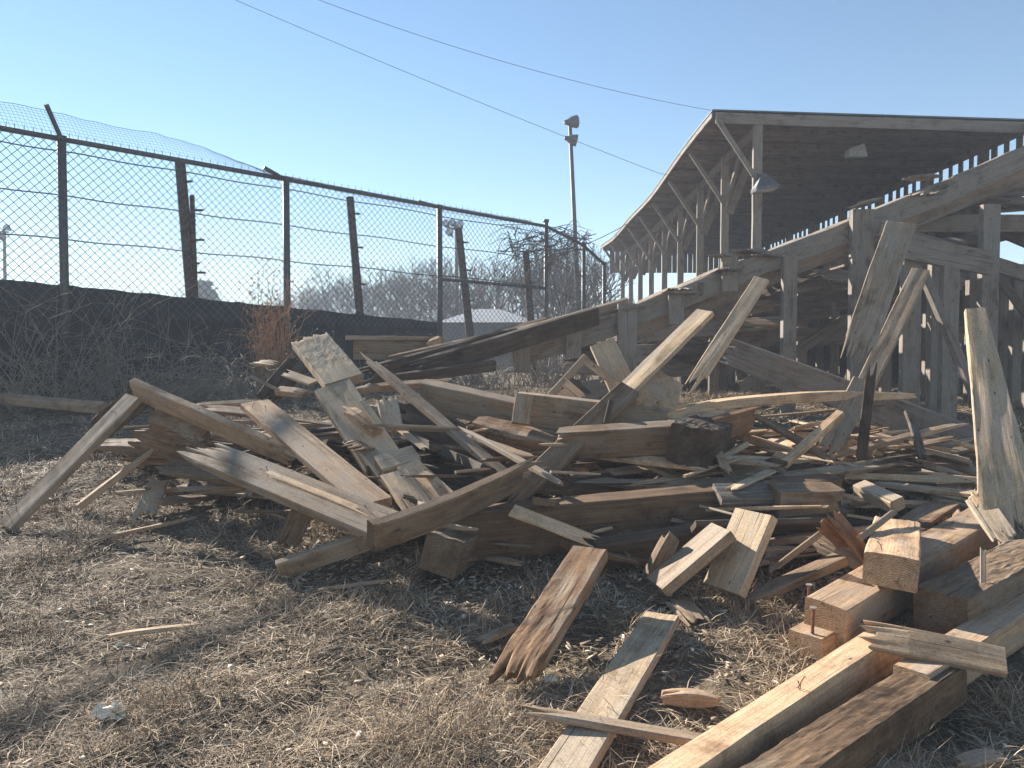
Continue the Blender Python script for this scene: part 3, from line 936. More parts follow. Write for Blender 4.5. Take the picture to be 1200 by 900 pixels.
# crumpled paper on the grass
def rag(px, py, s, lb):
    p = pt(px, py, .02)
    mb = MB()
    n = 9
    for i in range(n):
        for j in range(n):
            u, v = i / (n - 1) - .5, j / (n - 1) - .5
            q = Vector((u * s, v * s * .7, 0)) + Vector((noise.noise(Vector((u * 5, v * 5, px))), noise.noise(Vector((u * 5, v * 5, px + 9))), abs(noise.noise(Vector((u * 4, v * 4, px + 20)))) * 1.3)) * s * .45
            q.z += s * .3 * max(0, 1 - (u * u + v * v) * 5)
            mb.v.append(p + q)
    for i in range(n - 1):
        for j in range(n - 1):
            a = i * n + j
            mb.f.append((a, a + 1, a + n + 1, a + n))
    o = mb.build('crumpled_paper', M_RAG)
    tag(o, lb, 'paper')


rag(128, 838, .085, 'crumpled cream paper lying in the dry grass')
rag(140, 757, .03, 'tiny white paper scrap below the pale pointed splinter')
rag(645, 798, .045, 'white scrap of paper in the grass near the slivered timber')

# ------------------------------------------------------------------ filler debris inside the pile
SIZEW = lambda L: 'long' if L > .9 else ('short' if L < .5 else 'medium length')
MATW = {'tan': 'tan', 'fresh': 'fresh light', 'grey': 'grey', 'pale': 'pale weathered', 'brown': 'brown', 'dark': 'blackened', 'rot': 'rotten brown', 'rough': 'rough dark brown', 'rust': 'reddish'}
used_labels = {}


def filler_label(kind, L, wd, mt, pitch, c, ends):
    best = min(HEROES, key=lambda h: (h[1] - c).length_squared)
    rel = 'beside'
    dx, dz = c.x - best[1].x, c.z - best[1].z
    if dz < -.12:
        rel = 'below'
    elif dz > .1:
        rel = 'above'
    elif dx < -.15:
        rel = 'left of'
    elif dx > .15:
        rel = 'right of'
    elif c.y > best[1].y + .1:
        rel = 'behind'
    st = 'split' if 'split' in ends else 'sawn'
    lie = 'tilted' if abs(pitch) > .17 else 'flat'
    width = 'narrow' if wd < .09 else 'wide'
    return f"{width} {SIZEW(L)} {MATW[mt]} {st} {kind}, {lie}, {rel} the {best[0]}"


FRONT = [(90, 4.95), (250, 4.65), (330, 4.35), (430, 4.1), (520, 3.75), (640, 3.72), (760, 3.7), (900, 3.6), (960, 3.65), (1060, 3.85), (1150, 4.2)]


def front_depth(px):
    for (a, da), (b, db) in zip(FRONT, FRONT[1:]):
        if px <= b:
            t = (px - a) / (b - a)
            return da + (db - da) * max(0, t)
    return FRONT[-1][1]


def add_filler(count, kind, cat, Lr, wr, tr, mats, hfac, pxr=(170, 1110), vr=(0, 1), back=7.0):
    made = 0
    while made < count:
        px = rnd.uniform(*pxr)
        fd = front_depth(px) + .12
        v = vr[0] + (vr[1] - vr[0]) * rnd.random() ** .8
        d = fd + v * (back - fd)
        X = (px - 600) / F * d
        prof = math.sin(math.pi * min(1.0, v * 1.25 + .05)) ** .7 if v < .76 else .35
        hm = .44 * prof * (0.75 if px > 950 else 1.0) * (.7 if px < 300 else 1)
        h = .03 + hm * rnd.random() * hfac
        L = rnd.uniform(*Lr)
        wd = rnd.uniform(*wr)
        th = rnd.uniform(*tr)
        yaw = rnd.choice([rnd.gauss(0.1, .35), rnd.gauss(-.7, .3), rnd.gauss(.8, .35), rnd.uniform(-1.57, 1.57)])
        pitch = rnd.gauss(0, .13)
        c = Vector((X, d, G(X, d) + h))
        e = Vector((math.cos(yaw) * math.cos(pitch), math.sin(yaw) * math.cos(pitch), math.sin(pitch))) * (L / 2)
        a, b = c - e, c + e
        if proj(a)[1] > 700 or proj(b)[1] > 700 or min(a.y, b.y) < front_depth(proj(c)[0]) - .05:
            continue
        ends = (rnd.choice((C, S, S)), rnd.choice((C, S, S)))
        mt = rnd.choice(mats)
        lb = filler_label(kind, L, wd, mt, pitch, c, ends)
        o = B_(rnd.choice(('board', 'scrap')) if kind == 'board' else kind, lb, cat, a, b, wd, th, mt, 'up', ends, roll=rnd.gauss(0, .3), world=True, rough=rnd.uniform(.8, 2.2))
        used_labels.setdefault(lb, []).append(o)
        made += 1


add_filler(60, 'board', 'board', (.5, 1.3), (.1, .22), (.03, .07), ['brown', 'dark', 'dark', 'dark', 'rough'], .7)  # low dark boards put the black shade of the gaps into colour
add_filler(150, 'board', 'board', (.25, 1.15), (.05, .19), (.02, .055), ['tan', 'grey', 'grey', 'brown', 'brown', 'dark', 'dark', 'pale', 'rot', 'fresh'], .95)
add_filler(140, 'slat', 'slat', (.4, 1.25), (.025, .075), (.012, .032), ['tan', 'grey', 'pale', 'brown', 'tan', 'fresh', 'dark'], 1.2)
add_filler(34, 'slat', 'slat', (.5, 1.6), (.04, .09), (.015, .035), ['tan', 'brown', 'grey', 'pale', 'dark', 'fresh'], 1.15, (760, 1140), (.2, .8))
add_filler(30, 'slat', 'slat', (.5, 1.5), (.03, .08), (.015, .03), ['tan', 'brown', 'grey', 'fresh', 'brown'], 1.55, (560, 1080), (.3, .75))
add_filler(26, 'board', 'board', (.5, 1.5), (.08, .18), (.025, .05), ['brown', 'dark', 'grey', 'tan', 'rough'], .9, (780, 1140), (.25, .95), 7.4)
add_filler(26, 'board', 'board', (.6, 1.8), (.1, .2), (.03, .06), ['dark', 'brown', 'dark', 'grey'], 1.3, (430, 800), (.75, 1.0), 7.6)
add_filler(22, 'slat', 'slat', (.3, .9), (.04, .09), (.015, .035), ['brown', 'dark', 'grey', 'rough', 'tan'], .6, (480, 960), (0, .16))  # mostly dark slats added for the shadow on the ground in front
add_filler(110, 'splinter', 'splinter', (.08, .42), (.012, .035), (.006, .02), ['tan', 'fresh', 'pale', 'fresh', 'grey', 'brown'], 1.15)
for lb, os_ in used_labels.items():
    if len(os_) > 1:
        for o in os_:
            o['group'] = 'alike ' + lb.split(',')[0] + 's' + lb.split(',')[-1]

# ------------------------------------------------------------------ grandstand
def zH(h):
    return 1.5 + h


GS = empty('grandstand', (3.5, 11, 1.0), 'long open wooden grandstand with a sagging roof, its near end torn away', 'grandstand')
HW = dict(world=True)


def part(name, a, b, wd, th, mat='stand', face='edge', ends=(C, C), roll=0.0, parent=GS, **kw):
    return board(name, None, None, Vector(a), Vector(b), wd, th, mat, face, ends, roll=roll, parent=parent, world=True, **kw)


Y0, Y1 = 11.0, 24.6
XE, XP, XR, XB = 2.87, 3.48, 7.4, 7.12


def sag(y):
    t = (y - Y0) / (Y1 - Y0)
    return -.17 * math.sin(math.pi * min(1, max(0, t))) + .03 * math.sin(y * 1.1)


def roofH(x, y):
    return 3.44 - .034 * (x - XE) + sag(y) * max(0, 1 - (x - XE) / 5.5)


# roof: deck (a sheet of boards running front to back) with rafters beneath
roof = empty('roof', (0, 0, 0))
roof.parent = GS
roof.location = Vector((3.5, 11, zH(3.3))) - GS.location
mb = MB()
y = Y0 - .02
k = 0
while y < Y1:
    wdt = .19 + .02 * rnd.random()
    x1 = XR + rnd.uniform(-.02, .03)
    x0 = XE - rnd.uniform(.0, .015)
    dz = rnd.uniform(-.006, .006)
    ya, yb = y, y + wdt - .006
    za = [zH(roofH(x0, ya)) + dz, zH(roofH(x1, ya)) + dz, zH(roofH(x1, yb)) + dz, zH(roofH(x0, yb)) + dz]
    P = [(x0, ya, za[0]), (x1, ya, za[1]), (x1, yb, za[2]), (x0, yb, za[3])]
    mb.hexa([Vector(p) for p in P] + [Vector(p) + Vector((0, 0, .03)) for p in P])
    y += wdt
deckmat = wood_mat('roof_deck_boards', (.15, .13, .13), (.22, .195, .192), (.28, .255, .25), (.22, .21, .21), 0.3, 0.2)
mb.build('deck', deckmat, roof)
# sheet-metal roofing on top of the deck
mb = MB()
for i in range(28):
    ya = Y0 - .06 + (Y1 - Y0 + .1) * i / 28
    yb = Y0 - .06 + (Y1 - Y0 + .1) * (i + 1) / 28
    P = [(XE - .05, ya, zH(roofH(XE, ya)) + .038), (XR + .05, ya, zH(roofH(XR, ya)) + .038), (XR + .05, yb, zH(roofH(XR, yb)) + .038), (XE - .05, yb, zH(roofH(XE, yb)) + .038)]
    mb.hexa([Vector(p) for p in P] + [Vector(p) + Vector((0, 0, .02)) for p in P])
mb.build('roofing', plain('roofing_grey', (.10, .11, .115), .5, .2, .3, 4), roof)
# fascias
part('fascia', (XE, Y0 - .055, zH(roofH(XE, Y0)) - .065), (XR, Y0 - .055, zH(roofH(XR, Y0)) - .065), .155, .04, 'standlight', 'edge', parent=roof)
npan = 14
for i in range(npan):
    ya = Y0 - .02 + (Y1 - Y0) * i / npan
    yb = Y0 - .02 + (Y1 - Y0) * (i + 1) / npan
    part('eave_strip', (XE - .035, ya, zH(roofH(XE, ya)) - .015), (XE - .035, yb, zH(roofH(XE, yb)) - .015), .075, .03, 'standlight', (-1, 0, 0.0), parent=roof)
for i in range(17):
    y = Y0 + .4 + (Y1 - Y0 - .5) * i / 16
    part('rafter', (XE + .02, y, zH(roofH(XE, y)) - .06), (XR - .05, y, zH(roofH(XR, y)) - .06), .09, .045, deckmat, (0, -1, 0), parent=roof)

# stands: bents every 1.65 m
POSTY = [11.0 + 1.65 * i for i in range(9)]
PROF = .388


def gz(x, y):
    return G(x, y)


# front row of roof posts with their braces
for i, y in enumerate(POSTY):
    top = zH(roofH(XP, y) - .12)
    part('post', (XP, y, gz(XP, y) - .05), (XP, y, top), .125, .125, 'standlight', (-.15, -1, 0))
    part('brace', (XP - .04, y - .08, top - .78), (XE + .02, y - .08, zH(roofH(XE, y)) - .1), .07, .035, 'standlight', (0, -1, 0))
    if i > 0:
        part('knee_brace', (XP + .05, y - .06, top - .95), (XP + .42, y - .06, zH(roofH(XP, y)) - .14), .13, .04, 'stand', (0, -1, 0))
        part('knee_brace', (XP + .0, y - .14, top - .8), (XP + .02, y - .85, zH(roofH(XP, y)) - .16), .09, .04, 'stand', (-1, 0, 0))
for a, b in zip(POSTY[:-1], POSTY[1:]):
    part('plate_beam', (XP, a + .0, zH(roofH(XP, a) - .19)), (XP, b, zH(roofH(XP, b) - .19)), .15, .06, 'stand', (-1, 0, 0))

# raker bents
BENTY = [8.6] + [10.2 + 1.65 * i for i in range(9)]
RAKPX = [(600, 412), (672, 392), (735, 368), (865, 314), (1010, 258), (1120, 212), (1260, 150)]
for (ax, ay), (bx, by) in zip(RAKPX[:-1], RAKPX[1:]):
    part('raker', pt(ax, ay + 6, 8.6), pt(bx + 6, by + 6, 8.6), .23, .06, 'standlight', (0, -1, .0), sag=.0, rough=2.5)
# second raker plank behind, slightly lower
part('raker', pt(735, 392, 8.75), pt(1010, 282, 8.75), .18, .05, 'stand', (0, -1, 0), rough=2)
part('raker', pt(985, 292, 8.75), pt(1260, 182, 8.75), .18, .05, 'stand', (0, -1, 0), rough=2)
for (px, ptop, hw, pb) in ((612, 395, 20, 440), (672, 378, 18, 440), (735, 356, 22, 470), (792, 338, 18, 470), (855, 300, 18, 470), (1010, 246, 25, 470), (1100, 300, 20, 490), (1160, 240, 20, 480), (925, 300, 16, 460)):
    y = 8.5 if px != 1100 else 8.4
    w_ = hw / F * y
    tp = pt(px, ptop, y)
    full = px in (735, 1010, 1100, 1160, 925)
    bt = Vector((tp.x, y, G(tp.x, y) - .05)) if full else pt(px, ptop + 42, y)
    part('post' if full else 'cleat', bt, tp, w_, .06 if not full else .1, 'standlight', (0, -1, 0))
# extra uprights seen low at the right
for (px, ptop, hw, y) in ((1068, 300, 21, 8.0), (1113, 310, 19, 7.9), (1140, 315, 12, 9.4), (1176, 318, 11, 9.2), (1192, 310, 12, 9.0), (1090, 318, 12, 9.8), (1210, 300, 14, 8.6)):
    tp = pt(px, ptop, y)
    part('post', Vector((tp.x, y, G(tp.x, y) - .05)), tp, hw / F * y, .09, 'standlight', (0, -1, 0))
part('cross_beam', pt(1050, 288, 7.92), pt(1162, 309, 7.86), .24, .06, 'standlight', (0, -1, 0))
part('cross_beam', pt(1030, 268, 8.3), pt(1230, 330, 8.6), .16, .06, 'stand', (0, -1, 0))
part('cross_beam', pt(1060, 262, 8.9), pt(1240, 262, 8.9), .2, .06, 'stand', (0, -1, 0))
part('cross_beam', pt(1110, 240, 8.95), pt(1250, 300, 9.2), .2, .06, 'dark', (0, -1, 0))
part('brace', pt(1160, 310, 8.9), pt(1240, 420, 8.7), .09, .05, 'stand', (0, -1, 0))
for i, y in enumerate(BENTY):
    xs_ = [2.7, 3.87, 5.0, 6.1, XB]
    if i == 0:
        continue
    xl = 1.4 if i == 1 else (1.9 if i == 2 else 2.55)
    part('raker', (xl, y, zH(PROF * xl) - .14), (XB + .1, y, zH(PROF * (XB + .1)) - .14), .24, .06, 'stand', (0, -1, 0))
    for x in xs_:
        if x == XB:
            part('rear_post', (x + .08, y, gz(x, y) - .05), (x + .08, y, zH(roofH(x, y)) - .02), .12, .12, 'stand', (0, -1, 0))
        else:
            part('post', (x, y + .09, gz(x, y) - .05), (x, y + .09, zH(PROF * x) - .1), .13, .09, 'stand', (0, -1, 0))
    part('tie_beam', (2.6, y - .07, zH(.28)), (XB, y - .07, zH(.28 + rnd.uniform(-.1, .15))), .18, .045, 'stand', (0, -1, 0))
    part('tie_beam', (4.2, y - .07, zH(1.05)), (XB, y - .07, zH(1.05 + rnd.uniform(-.1, .1))), .18, .045, 'stand', (0, -1, 0))
    part('brace', (3.0, y - .12, gz(3, y) + .1), (6.2, y - .12, zH(1.7)), .14, .045, 'stand', (0, -1, 0))
# bay ties running along the stand
for x, h in ((2.7, .35), (3.87, .55), (3.87, 1.1), (5.0, .9), (5.0, 1.5), (6.1, .4), (6.1, 1.5)):
    part('girt', (x - .1, 9.0 + rnd.uniform(-.3, .3), zH(h)), (x - .1, 22.5, zH(h + rnd.uniform(-.1, .1))), .17, .045, 'stand', (-1, 0, 0), seg=14)
# treads and risers: one plank per row, near ends broken off unevenly
x = 1.83
k = 0
while x < XB - .1:
    h = PROF * x
    if x < 2.5:
        ya, yb = 8.25 + rnd.uniform(0, .5), 9.5 + rnd.uniform(0, 1.2) + (x - .75) * .5
    else:
        ya, yb = 8.2 + rnd.uniform(0, .7), 24.2
    part('tread', (x, ya, zH(h + .03)), (x, yb, zH(h + .03 + (rnd.uniform(-.05, .05) if x < 2.5 else 0))), .27, .045, 'stand', 'up', (S, C), roll=rnd.gauss(0, .05), seg=20)
    if x > 1.2:
        part('seat_plank', (x + .27, ya + rnd.uniform(.2, 1.2), zH(h + .04)), (x + .27, yb, zH(h + .04)), .05, .16, 'stand', 'up', (S, C), seg=20)
    x += .54
    k += 1
for i in range(26):
    xx = XP - .3 + i * .165
    part('end_panel', (xx, 24.5, zH(2.66)), (xx, 24.5, zH(roofH(xx, 24.5)) - .02), .15, .025, 'stand', (0, -1, 0), seg=4)
for i in range(28):  # added dark boards, no real skirt: they keep sun out under the stand
    yy = 11.4 + i * .46
    part('sun_block_board', (2.5, yy, gz(2.5, yy) - .05), (2.5, yy, zH(.86)), .47, .03, 'dark', (-1, 0, 0), seg=4)
part('header', (XB + .1, 10.2, zH(3.2)), (XB + .1, 24.4, zH(3.2)), .14, .04, 'stand', (-1, 0, 0))
# stubs and broken bits on the raker
for (px, py, L) in ((735, 360, .3), (792, 340, .35), (850, 296, .5), (880, 290, .4), (905, 296, .35), (1010, 240, .25), (1075, 205, .4), (640, 385, .5), (690, 372, .45)):
    a = pt(px - 12, py + 3, 8.45)
    part('broken_seat', a, a + Vector((L, rnd.uniform(-.1, .5), rnd.uniform(-.02, .07))), .2, .045, 'stand', 'up', (S, S), rough=2)
# loose layered seat boards slumped under the torn raker
rs = random.Random(5)


def rakpy(px):
    for (a, ya), (b, yb) in zip(RAKPX, RAKPX[1:]):
        if px <= b:
            return ya + (yb - ya) * (px - a) / (b - a)
    return RAKPX[-1][1]


for i in range(46):
    cx = rs.uniform(690, 1000) if i < 34 else rs.uniform(1040, 1200)
    cy = rakpy(cx) + (rs.uniform(20, 88) if i < 34 else rs.uniform(22, 75))
    c_ = pt(cx, cy, rs.uniform(8.85, 9.9))
    L_ = rs.uniform(.45, 1.25)
    an = rs.gauss(.1, .2)
    e_ = Vector((math.cos(an), rs.uniform(-.35, .35), math.sin(an))).normalized() * L_ / 2
    part('seat_board', c_ - e_, c_ + e_, rs.uniform(.14, .26), .04, rs.choice(('stand', 'stand', 'standlight', 'dark', 'brown')), (rs.uniform(-.2, .2), -1, rs.uniform(.2, 1.6)), (S, rs.choice((C, S))), rough=2)
# rear wall: close boards, open band under the roof
y = 9.9
i = 0
mbw = MB()
while y < 24.3:
    wdt = .2
    low = gz(XB, y) + (.0 if y > 13.2 else 1.0 + .3 * math.sin(y * 9))
    hi = zH(2.58 + rnd.uniform(-.05, .02))
    gap = rnd.choice((.008, .012, .02))
    if y > 12.4 or rnd.random() < .0:
        mbw.box((XB + .2, y, (low + hi) / 2), (.025, wdt - gap, hi - low))
    y += wdt
mbw.build('rear_wall', W['stand'], GS)
y = 10.0
i = 0
while y < 24.3 and i < 60:
    part('slat', (XB + .18, y, zH(2.3)), (XB + .18, y, zH(roofH(XB, y)) - .03), .1 + rnd.uniform(-.02, .04), .025, 'stand', (-1, 0, 0), seg=5)
    y += .29
    i += 1

# ------------------------------------------------------------------ things on the stand
def horn(px, py, d, s, tilt, name, lb, cat):
    p = pt(px, py, d)
    root = empty(name, p, lb, cat)
    Mx = Matrix.Rotation(tilt, 3, 'Y')
    mb = MB()
    sec = [(.04, .04, .14), (.06, .05, .1), (.13, .1, .0), (.165, .13, -.045), (.165, .13, -.09)]
    base = 0
    for (a, b2, z) in sec:
        for sx, sy in ((-1, -1), (1, -1), (1, 1), (-1, 1)):
            mb.v.append(p + Mx @ Vector((sx * a * s, sy * b2 * s, z * s)))
    for i in range(len(sec) - 1):
        for j in range(4):
            a = i * 4 + j
            b2 = i * 4 + (j + 1) % 4
            mb.f.append((a, a + 4, b2 + 4, b2))
    mb.f.append((0, 1, 2, 3))
    mb.build('housing', M_FIX, root)
    mb = MB()
    mb.box(p + Mx @ Vector((0, 0, -.085 * s)), (.3 * s, .23 * s, .012), Mx.to_4x4().to_3x3())
    mb.build('lens', M_GLASS, root)
    return root, p


r_, p = horn(896, 216, 10.85, 1.0, R(-8), 'floodlight', 'grey hooded floodlight on the nearest grandstand roof post', 'floodlight')
mb = MB()
mb.tube([p + Vector((-.02, .0, .13)), p + Vector((-.1, .08, .16)), p + Vector((-.12, .12, .1))], .015, 6)
mb.build('bracket', M_FIXD, r_)

p = pt(1003, 177, 11.5)
spk = empty('loudspeaker', p, 'pale box loudspeaker hanging from a pipe under the grandstand roof', 'loudspeaker')
mb = MB()
P = [(-.13, -.08, -.1), (.14, -.08, -.1), (.14, .1, -.08), (-.13, .1, -.08), (-.12, -.08, .02), (.1, -.06, .1), (.1, .08, .1), (-.12, .1, .03)]
mb.hexa([p + Vector(q) for q in P])
mb.build('cabinet', plain('cabinet_grey', (.3, .29, .27)), spk)
mb = MB()
mb.tube([p + Vector((.1, 0, .1)), p + Vector((.08, 0, .19)), p + Vector((-.5, 0, .42))], .016, 6)
mb.build('pipe', M_FIX, spk)

# overhead wires
def wire(lb, pts3, sagm, r=.003, name='overhead_wire'):
    mb = MB()
    out = []
    for a, b in zip(pts3[:-1], pts3[1:]):
        for i in range(25):
            t = i / 24
            q = a.lerp(b, t)
            q.z -= sagm * 4 * t * (1 - t)
            out.append(q)
    mb.tube(out, r, 5)
    tag(mb.build(name, M_STEEL), lb, 'wire')


rc = Vector((XE, Y0 - .05, zH(roofH(XE, Y0)) + .03))
wire('upper overhead wire running to the near corner of the grandstand roof', [pt(200, -70, 9.0), rc], .22)
wire('lower overhead wire running to the nearest grandstand roof post', [pt(60, -95, 9.4), pt(772, 203, 10.4), pt(885, 206, 10.9)], .06)
wire('short wire from the fence end up to the grandstand eave', [pt(684, 287, 17.0), pt(735, 262, 17.2)], .03, .008)

# ------------------------------------------------------------------ chain-link fence
def fd(px):
    return 9.5 * 1408.0 / (1480.0 - px)


def railpy(px):
    if px <= 640:
        return 150 + .18 * px
    if px <= 682:
        return 265.2 + (px - 640) * .5
    return 286 + (px - 682) * .9


def fence_pt(px, py):
    return pt(px, py, fd(px))


A0 = fence_pt(-260, 400)
fdir = (fence_pt(640, 400) - fence_pt(72, 400))
fdir.z = 0
fdir.normalize()
fnrm = Vector((fdir.y, -fdir.x, 0))
fen = empty('chain_link_fence', (-5.6, 9.5, 1.0), 'tall chain-link fence with barbed overhang and black windscreen behind the pile', 'fence')
POSTS = [-262, 72, 335, 515, 640, 684, 708]
for px in POSTS:
    top = fence_pt(px, railpy(px) + (0 if px not in (640,) else -6))
    mb = MB()
    mb.tube([Vector((top.x, top.y, G(top.x, top.y) - .1)), top], .052 if px < 600 else .045, 10)
    mb.build('post', M_STEEL, fen, smooth=True)
    mb = MB()
    mb.tube([top + Vector((0, 0, -.02)), top + Vector((0, 0, .035))], .062, 10)
    mb.build('post_cap', M_STEEL, fen, smooth=True)
# arms
for a, b in (((72, 163), (54, 122)), ((335, 211), (309, 196)), ((515, 243), (490, 236))):
    mb = MB()
    q = pt(b[0], b[1], fd(a[0]) - .25)
    mb.tube([fence_pt(*a), q], .03, 6)
    mb.build('arm', M_STEEL, fen)
# rails
for a, b in zip(POSTS[:-1], POSTS[1:]):
    mb = MB()
    mb.tube([fence_pt(a + (b - a) * i / 6, railpy(a + (b - a) * i / 6)) for i in range(7)], .034, 8)
    mb.build('top_rail', M_STEEL, fen, smooth=True)
mb = MB()
mb.tube([fence_pt(515, 327), fence_pt(640, 338)], .03, 8)
mb.build('mid_rail', M_STEEL, fen, smooth=True)


def clip_line(u0, v0, u1, v1, U0, U1, V0, V1):
    t0, t1 = 0.0, 1.0
    for p_, q_ in ((-(u1 - u0), u0 - U0), (u1 - u0, U1 - u0), (-(v1 - v0), v0 - V0), (v1 - v0, V1 - v0)):
        if abs(p_) < 1e-12:
            if q_ < 0:
                return None
        else:
            r = q_ / p_
            if p_ < 0:
                t0 = max(t0, r)
            else:
                t1 = min(t1, r)
    return (t0, t1) if t0 < t1 else None


DIA = .113
for pa, pb in zip(POSTS[:-1], POSTS[1:]):
    a, b = fence_pt(pa, railpy(pa)), fence_pt(pb, railpy(pb))
    L = math.hypot(b.x - a.x, b.y - a.y)
    za, zb = a.z, b.z
    H = 2.72 if pa < 680 else 2.4
    base = Vector((a.x, a.y, 0))
    dd = Vector((b.x - a.x, b.y - a.y, 0)) / L
    low = .55 if pa < 500 else 0.0
    mb = MB()
    for s in (1, -1):
        k0 = int(-(H + .5) / DIA) - 1
        k1 = int((L + H) / DIA) + 2
        for k in range(k0, k1):
            if s == 1:
                u0, v0, u1, v1 = k * DIA, 0, k * DIA + H, H
            else:
                u0, v0, u1, v1 = k * DIA + H, 0, k * DIA, H
            c = clip_line(u0, v0, u1, v1, 0, L, low, H)
            if not c:
                continue
            pts = []
            nseg = 5
            for i in range(nseg + 1):
                t = c[0] + (c[1] - c[0]) * i / nseg
                u, v = u0 + (u1 - u0) * t, v0 + (v1 - v0) * t
                zt = za + (zb - za) * u / L
                q = base + dd * u
                wob = noise.noise(Vector((u * 1.3 + pa, v * 1.5, 0)))
                q = q + fnrm * (.03 + .03 * wob) + dd * (wob * .02)
                pts.append(Vector((q.x, q.y, zt - (H - v))))
            mb.tube(pts, .0046, 3, cap=False)
    mb.build('wire_mesh', M_WIRE, fen)
# overhanging welded mesh above the rail
TOPL = [(-230, 80), (-60, 108), (0, 117), (45, 124), (100, 137), (150, 149), (200, 157), (250, 172), (300, 191), (330, 205), (370, 213), (420, 226), (470, 238), (520, 246), (580, 256), (630, 262)]


def topy(px):
    for (a, ya), (b, yb) in zip(TOPL, TOPL[1:]):
        if px <= b:
            return ya + (yb - ya) * (px - a) / (b - a)
    return TOPL[-1][1]


mb = MB()
pxs = []
px = -60.0
while px < 625:
    pxs.append(px)
    px += 5.2 * (1480 - px) / 1408
cols = []
for px in pxs:
    lo = fence_pt(px, railpy(px) - 3)
    hi = pt(px - 14, topy(px) + 1.6 * noise.noise(Vector((px * .05, 3, 1))), fd(px) - .22)
    cols.append((lo, hi))
    mb.tube([lo, lo.lerp(hi, .5) + Vector((0, 0, .02)), hi], .0018, 3, cap=False)
NR = 8
for i in range(NR + 1):
    t = i / NR
    mb.tube([lo.lerp(hi, t) + Vector((0, 0, .02 * math.sin(math.pi * t))) for lo, hi in cols], .0019 if i < NR else .0035, 3, cap=False)
for px in pxs[::2]:
    lo = fence_pt(px, railpy(px))
    mb.tube([lo, lo + Vector((rnd.uniform(-.01, .01), 0, .09))], .004, 3)
mb.build('overhang_mesh', M_WIRE, fen)


# black windscreen fabric on the lower fence
def scrpy(px):
    return 325 + .1 * px


mb = MB()
nu, nv = 90, 12
for i in range(nu + 1):
    px = -262 + (518 + 262) * i / nu
    t_ = fence_pt(px, scrpy(px))
    g_ = G(t_.x, t_.y) - .05
    for j in range(nv + 1):
        f_ = j / nv
        z = g_ + (t_.z - g_) * f_
        wob = noise.noise(Vector((i * .35, j * .5, 2))) * .05 + noise.noise(Vector((i * 1.1, j * .9, 8))) * .02
        q = Vector((t_.x, t_.y, z)) - fnrm * (.09 + wob)
        if j == nv:
            q.z += .015 * noise.noise(Vector((i * .8, 0, 4))) - .014 * abs(math.sin(i * .55))
        mb.v.append(q)
for i in range(nu):
    for j in range(nv):
        a = i * (nv + 1) + j
        mb.f.append((a, a + nv + 1, a + nv + 2, a + 1))
mb.build('windscreen', M_SCREEN, fen, smooth=True)

# leaning wooden poles behind the fence and the cables they carry
for (tx, ty, bx, by, r_, dd_, lb) in ((211, 190, 224, 342, .085, .45, 'thick leaning wooden pole behind the fence, left of the third metal post'),
                                   (225, 229, 229, 345, .04, .35, 'thin short pole standing close beside the thick leaning pole'),
                                   (410, 231, 421, 362, .075, .45, 'leaning pole with short pegs behind the middle fence panel'),
                                   (537, 268, 549, 376, .085, .5, 'leaning pole behind the fence panel that has a middle rail'),
                                   (616, 294, 622, 376, .085, .5, 'short thick pole behind the fence near the vine')):
    d_ = fd(tx) + dd_
    a, b = pt(tx, ty, d_), pt(bx, by, d_)
    b2 = b + (b - a).normalized() * ((b.z - G(b.x, b.y)) + .1)
    root = empty('wooden_pole', b2, lb, 'pole')
    mb = MB()
    mb.tube([b2, b, a], r_, 9, r_ * .85)
    mb.build('shaft', W['dark'], root)
    mb = MB()
    for t in (.15, .45, .78):
        q = a.lerp(b, t)
        mb.tube([q - fnrm * .02, q + fnrm * .12 + fdir * .1], .018, 5)
        mb.build('peg', M_STEEL, root)
        mb = MB()
for kk, off in enumerate((13, 68, 122)):
    pts = []
    for i in range(60):
        px = -120 + (690 + 120) * i / 59
        s_ = (1480 - px) / 1480.0
        py = railpy(px) + off * s_ + .8 * math.sin(px * .05 + kk)
        if px > 640:
            py = min(py, 420)
        q = fence_pt(px, py) - fnrm * .1
        pts.append(q)
    mb = MB()
    mb.tube(pts, .0085, 5)
    tag(mb.build('safety_cable', M_CABLE), ('top', 'middle', 'lowest')[kk] + ' of the three steel cables running along behind the chain-link fence', 'cable')

# ------------------------------------------------------------------ floodlight poles beyond
def lamp_head(root, p, s, yaw, tilt=-25):
    mb = MB()
    Mz = Matrix.Rotation(yaw, 3, 'Z') @ Matrix.Rotation(R(tilt), 3, 'X')
    sec = [(.3, .3, -.36), (.3, .3, -.3), (.24, .24, -.05), (.12, .12, .16), (.1, .1, .3)]
    nn = 10
    for (a, b2, y) in sec:
        for j in range(nn):
            an = 2 * math.pi * j / nn
            mb.v.append(p + Mz @ Vector((a * s * math.cos(an), y * s, b2 * s * math.sin(an))))
    for i in range(len(sec) - 1):
        for j in range(nn):
            a = i * nn + j
            b2 = i * nn + (j + 1) % nn
            mb.f.append((a, b2, b2 + nn, a + nn))
    mb.f.append(tuple((len(sec) - 1) * nn + j for j in range(nn)))
    o = mb.build('lamp', M_FIX, root, smooth=False)
    mb = MB()
    for j in range(nn):
        an = 2 * math.pi * j / nn
        mb.v.append(p + Mz @ Vector((.285 * s * math.cos(an), -.33 * s, .285 * s * math.sin(an))))
    mb.f.append(tuple(range(nn)))
    mb.build('lens', M_GLASS, o)


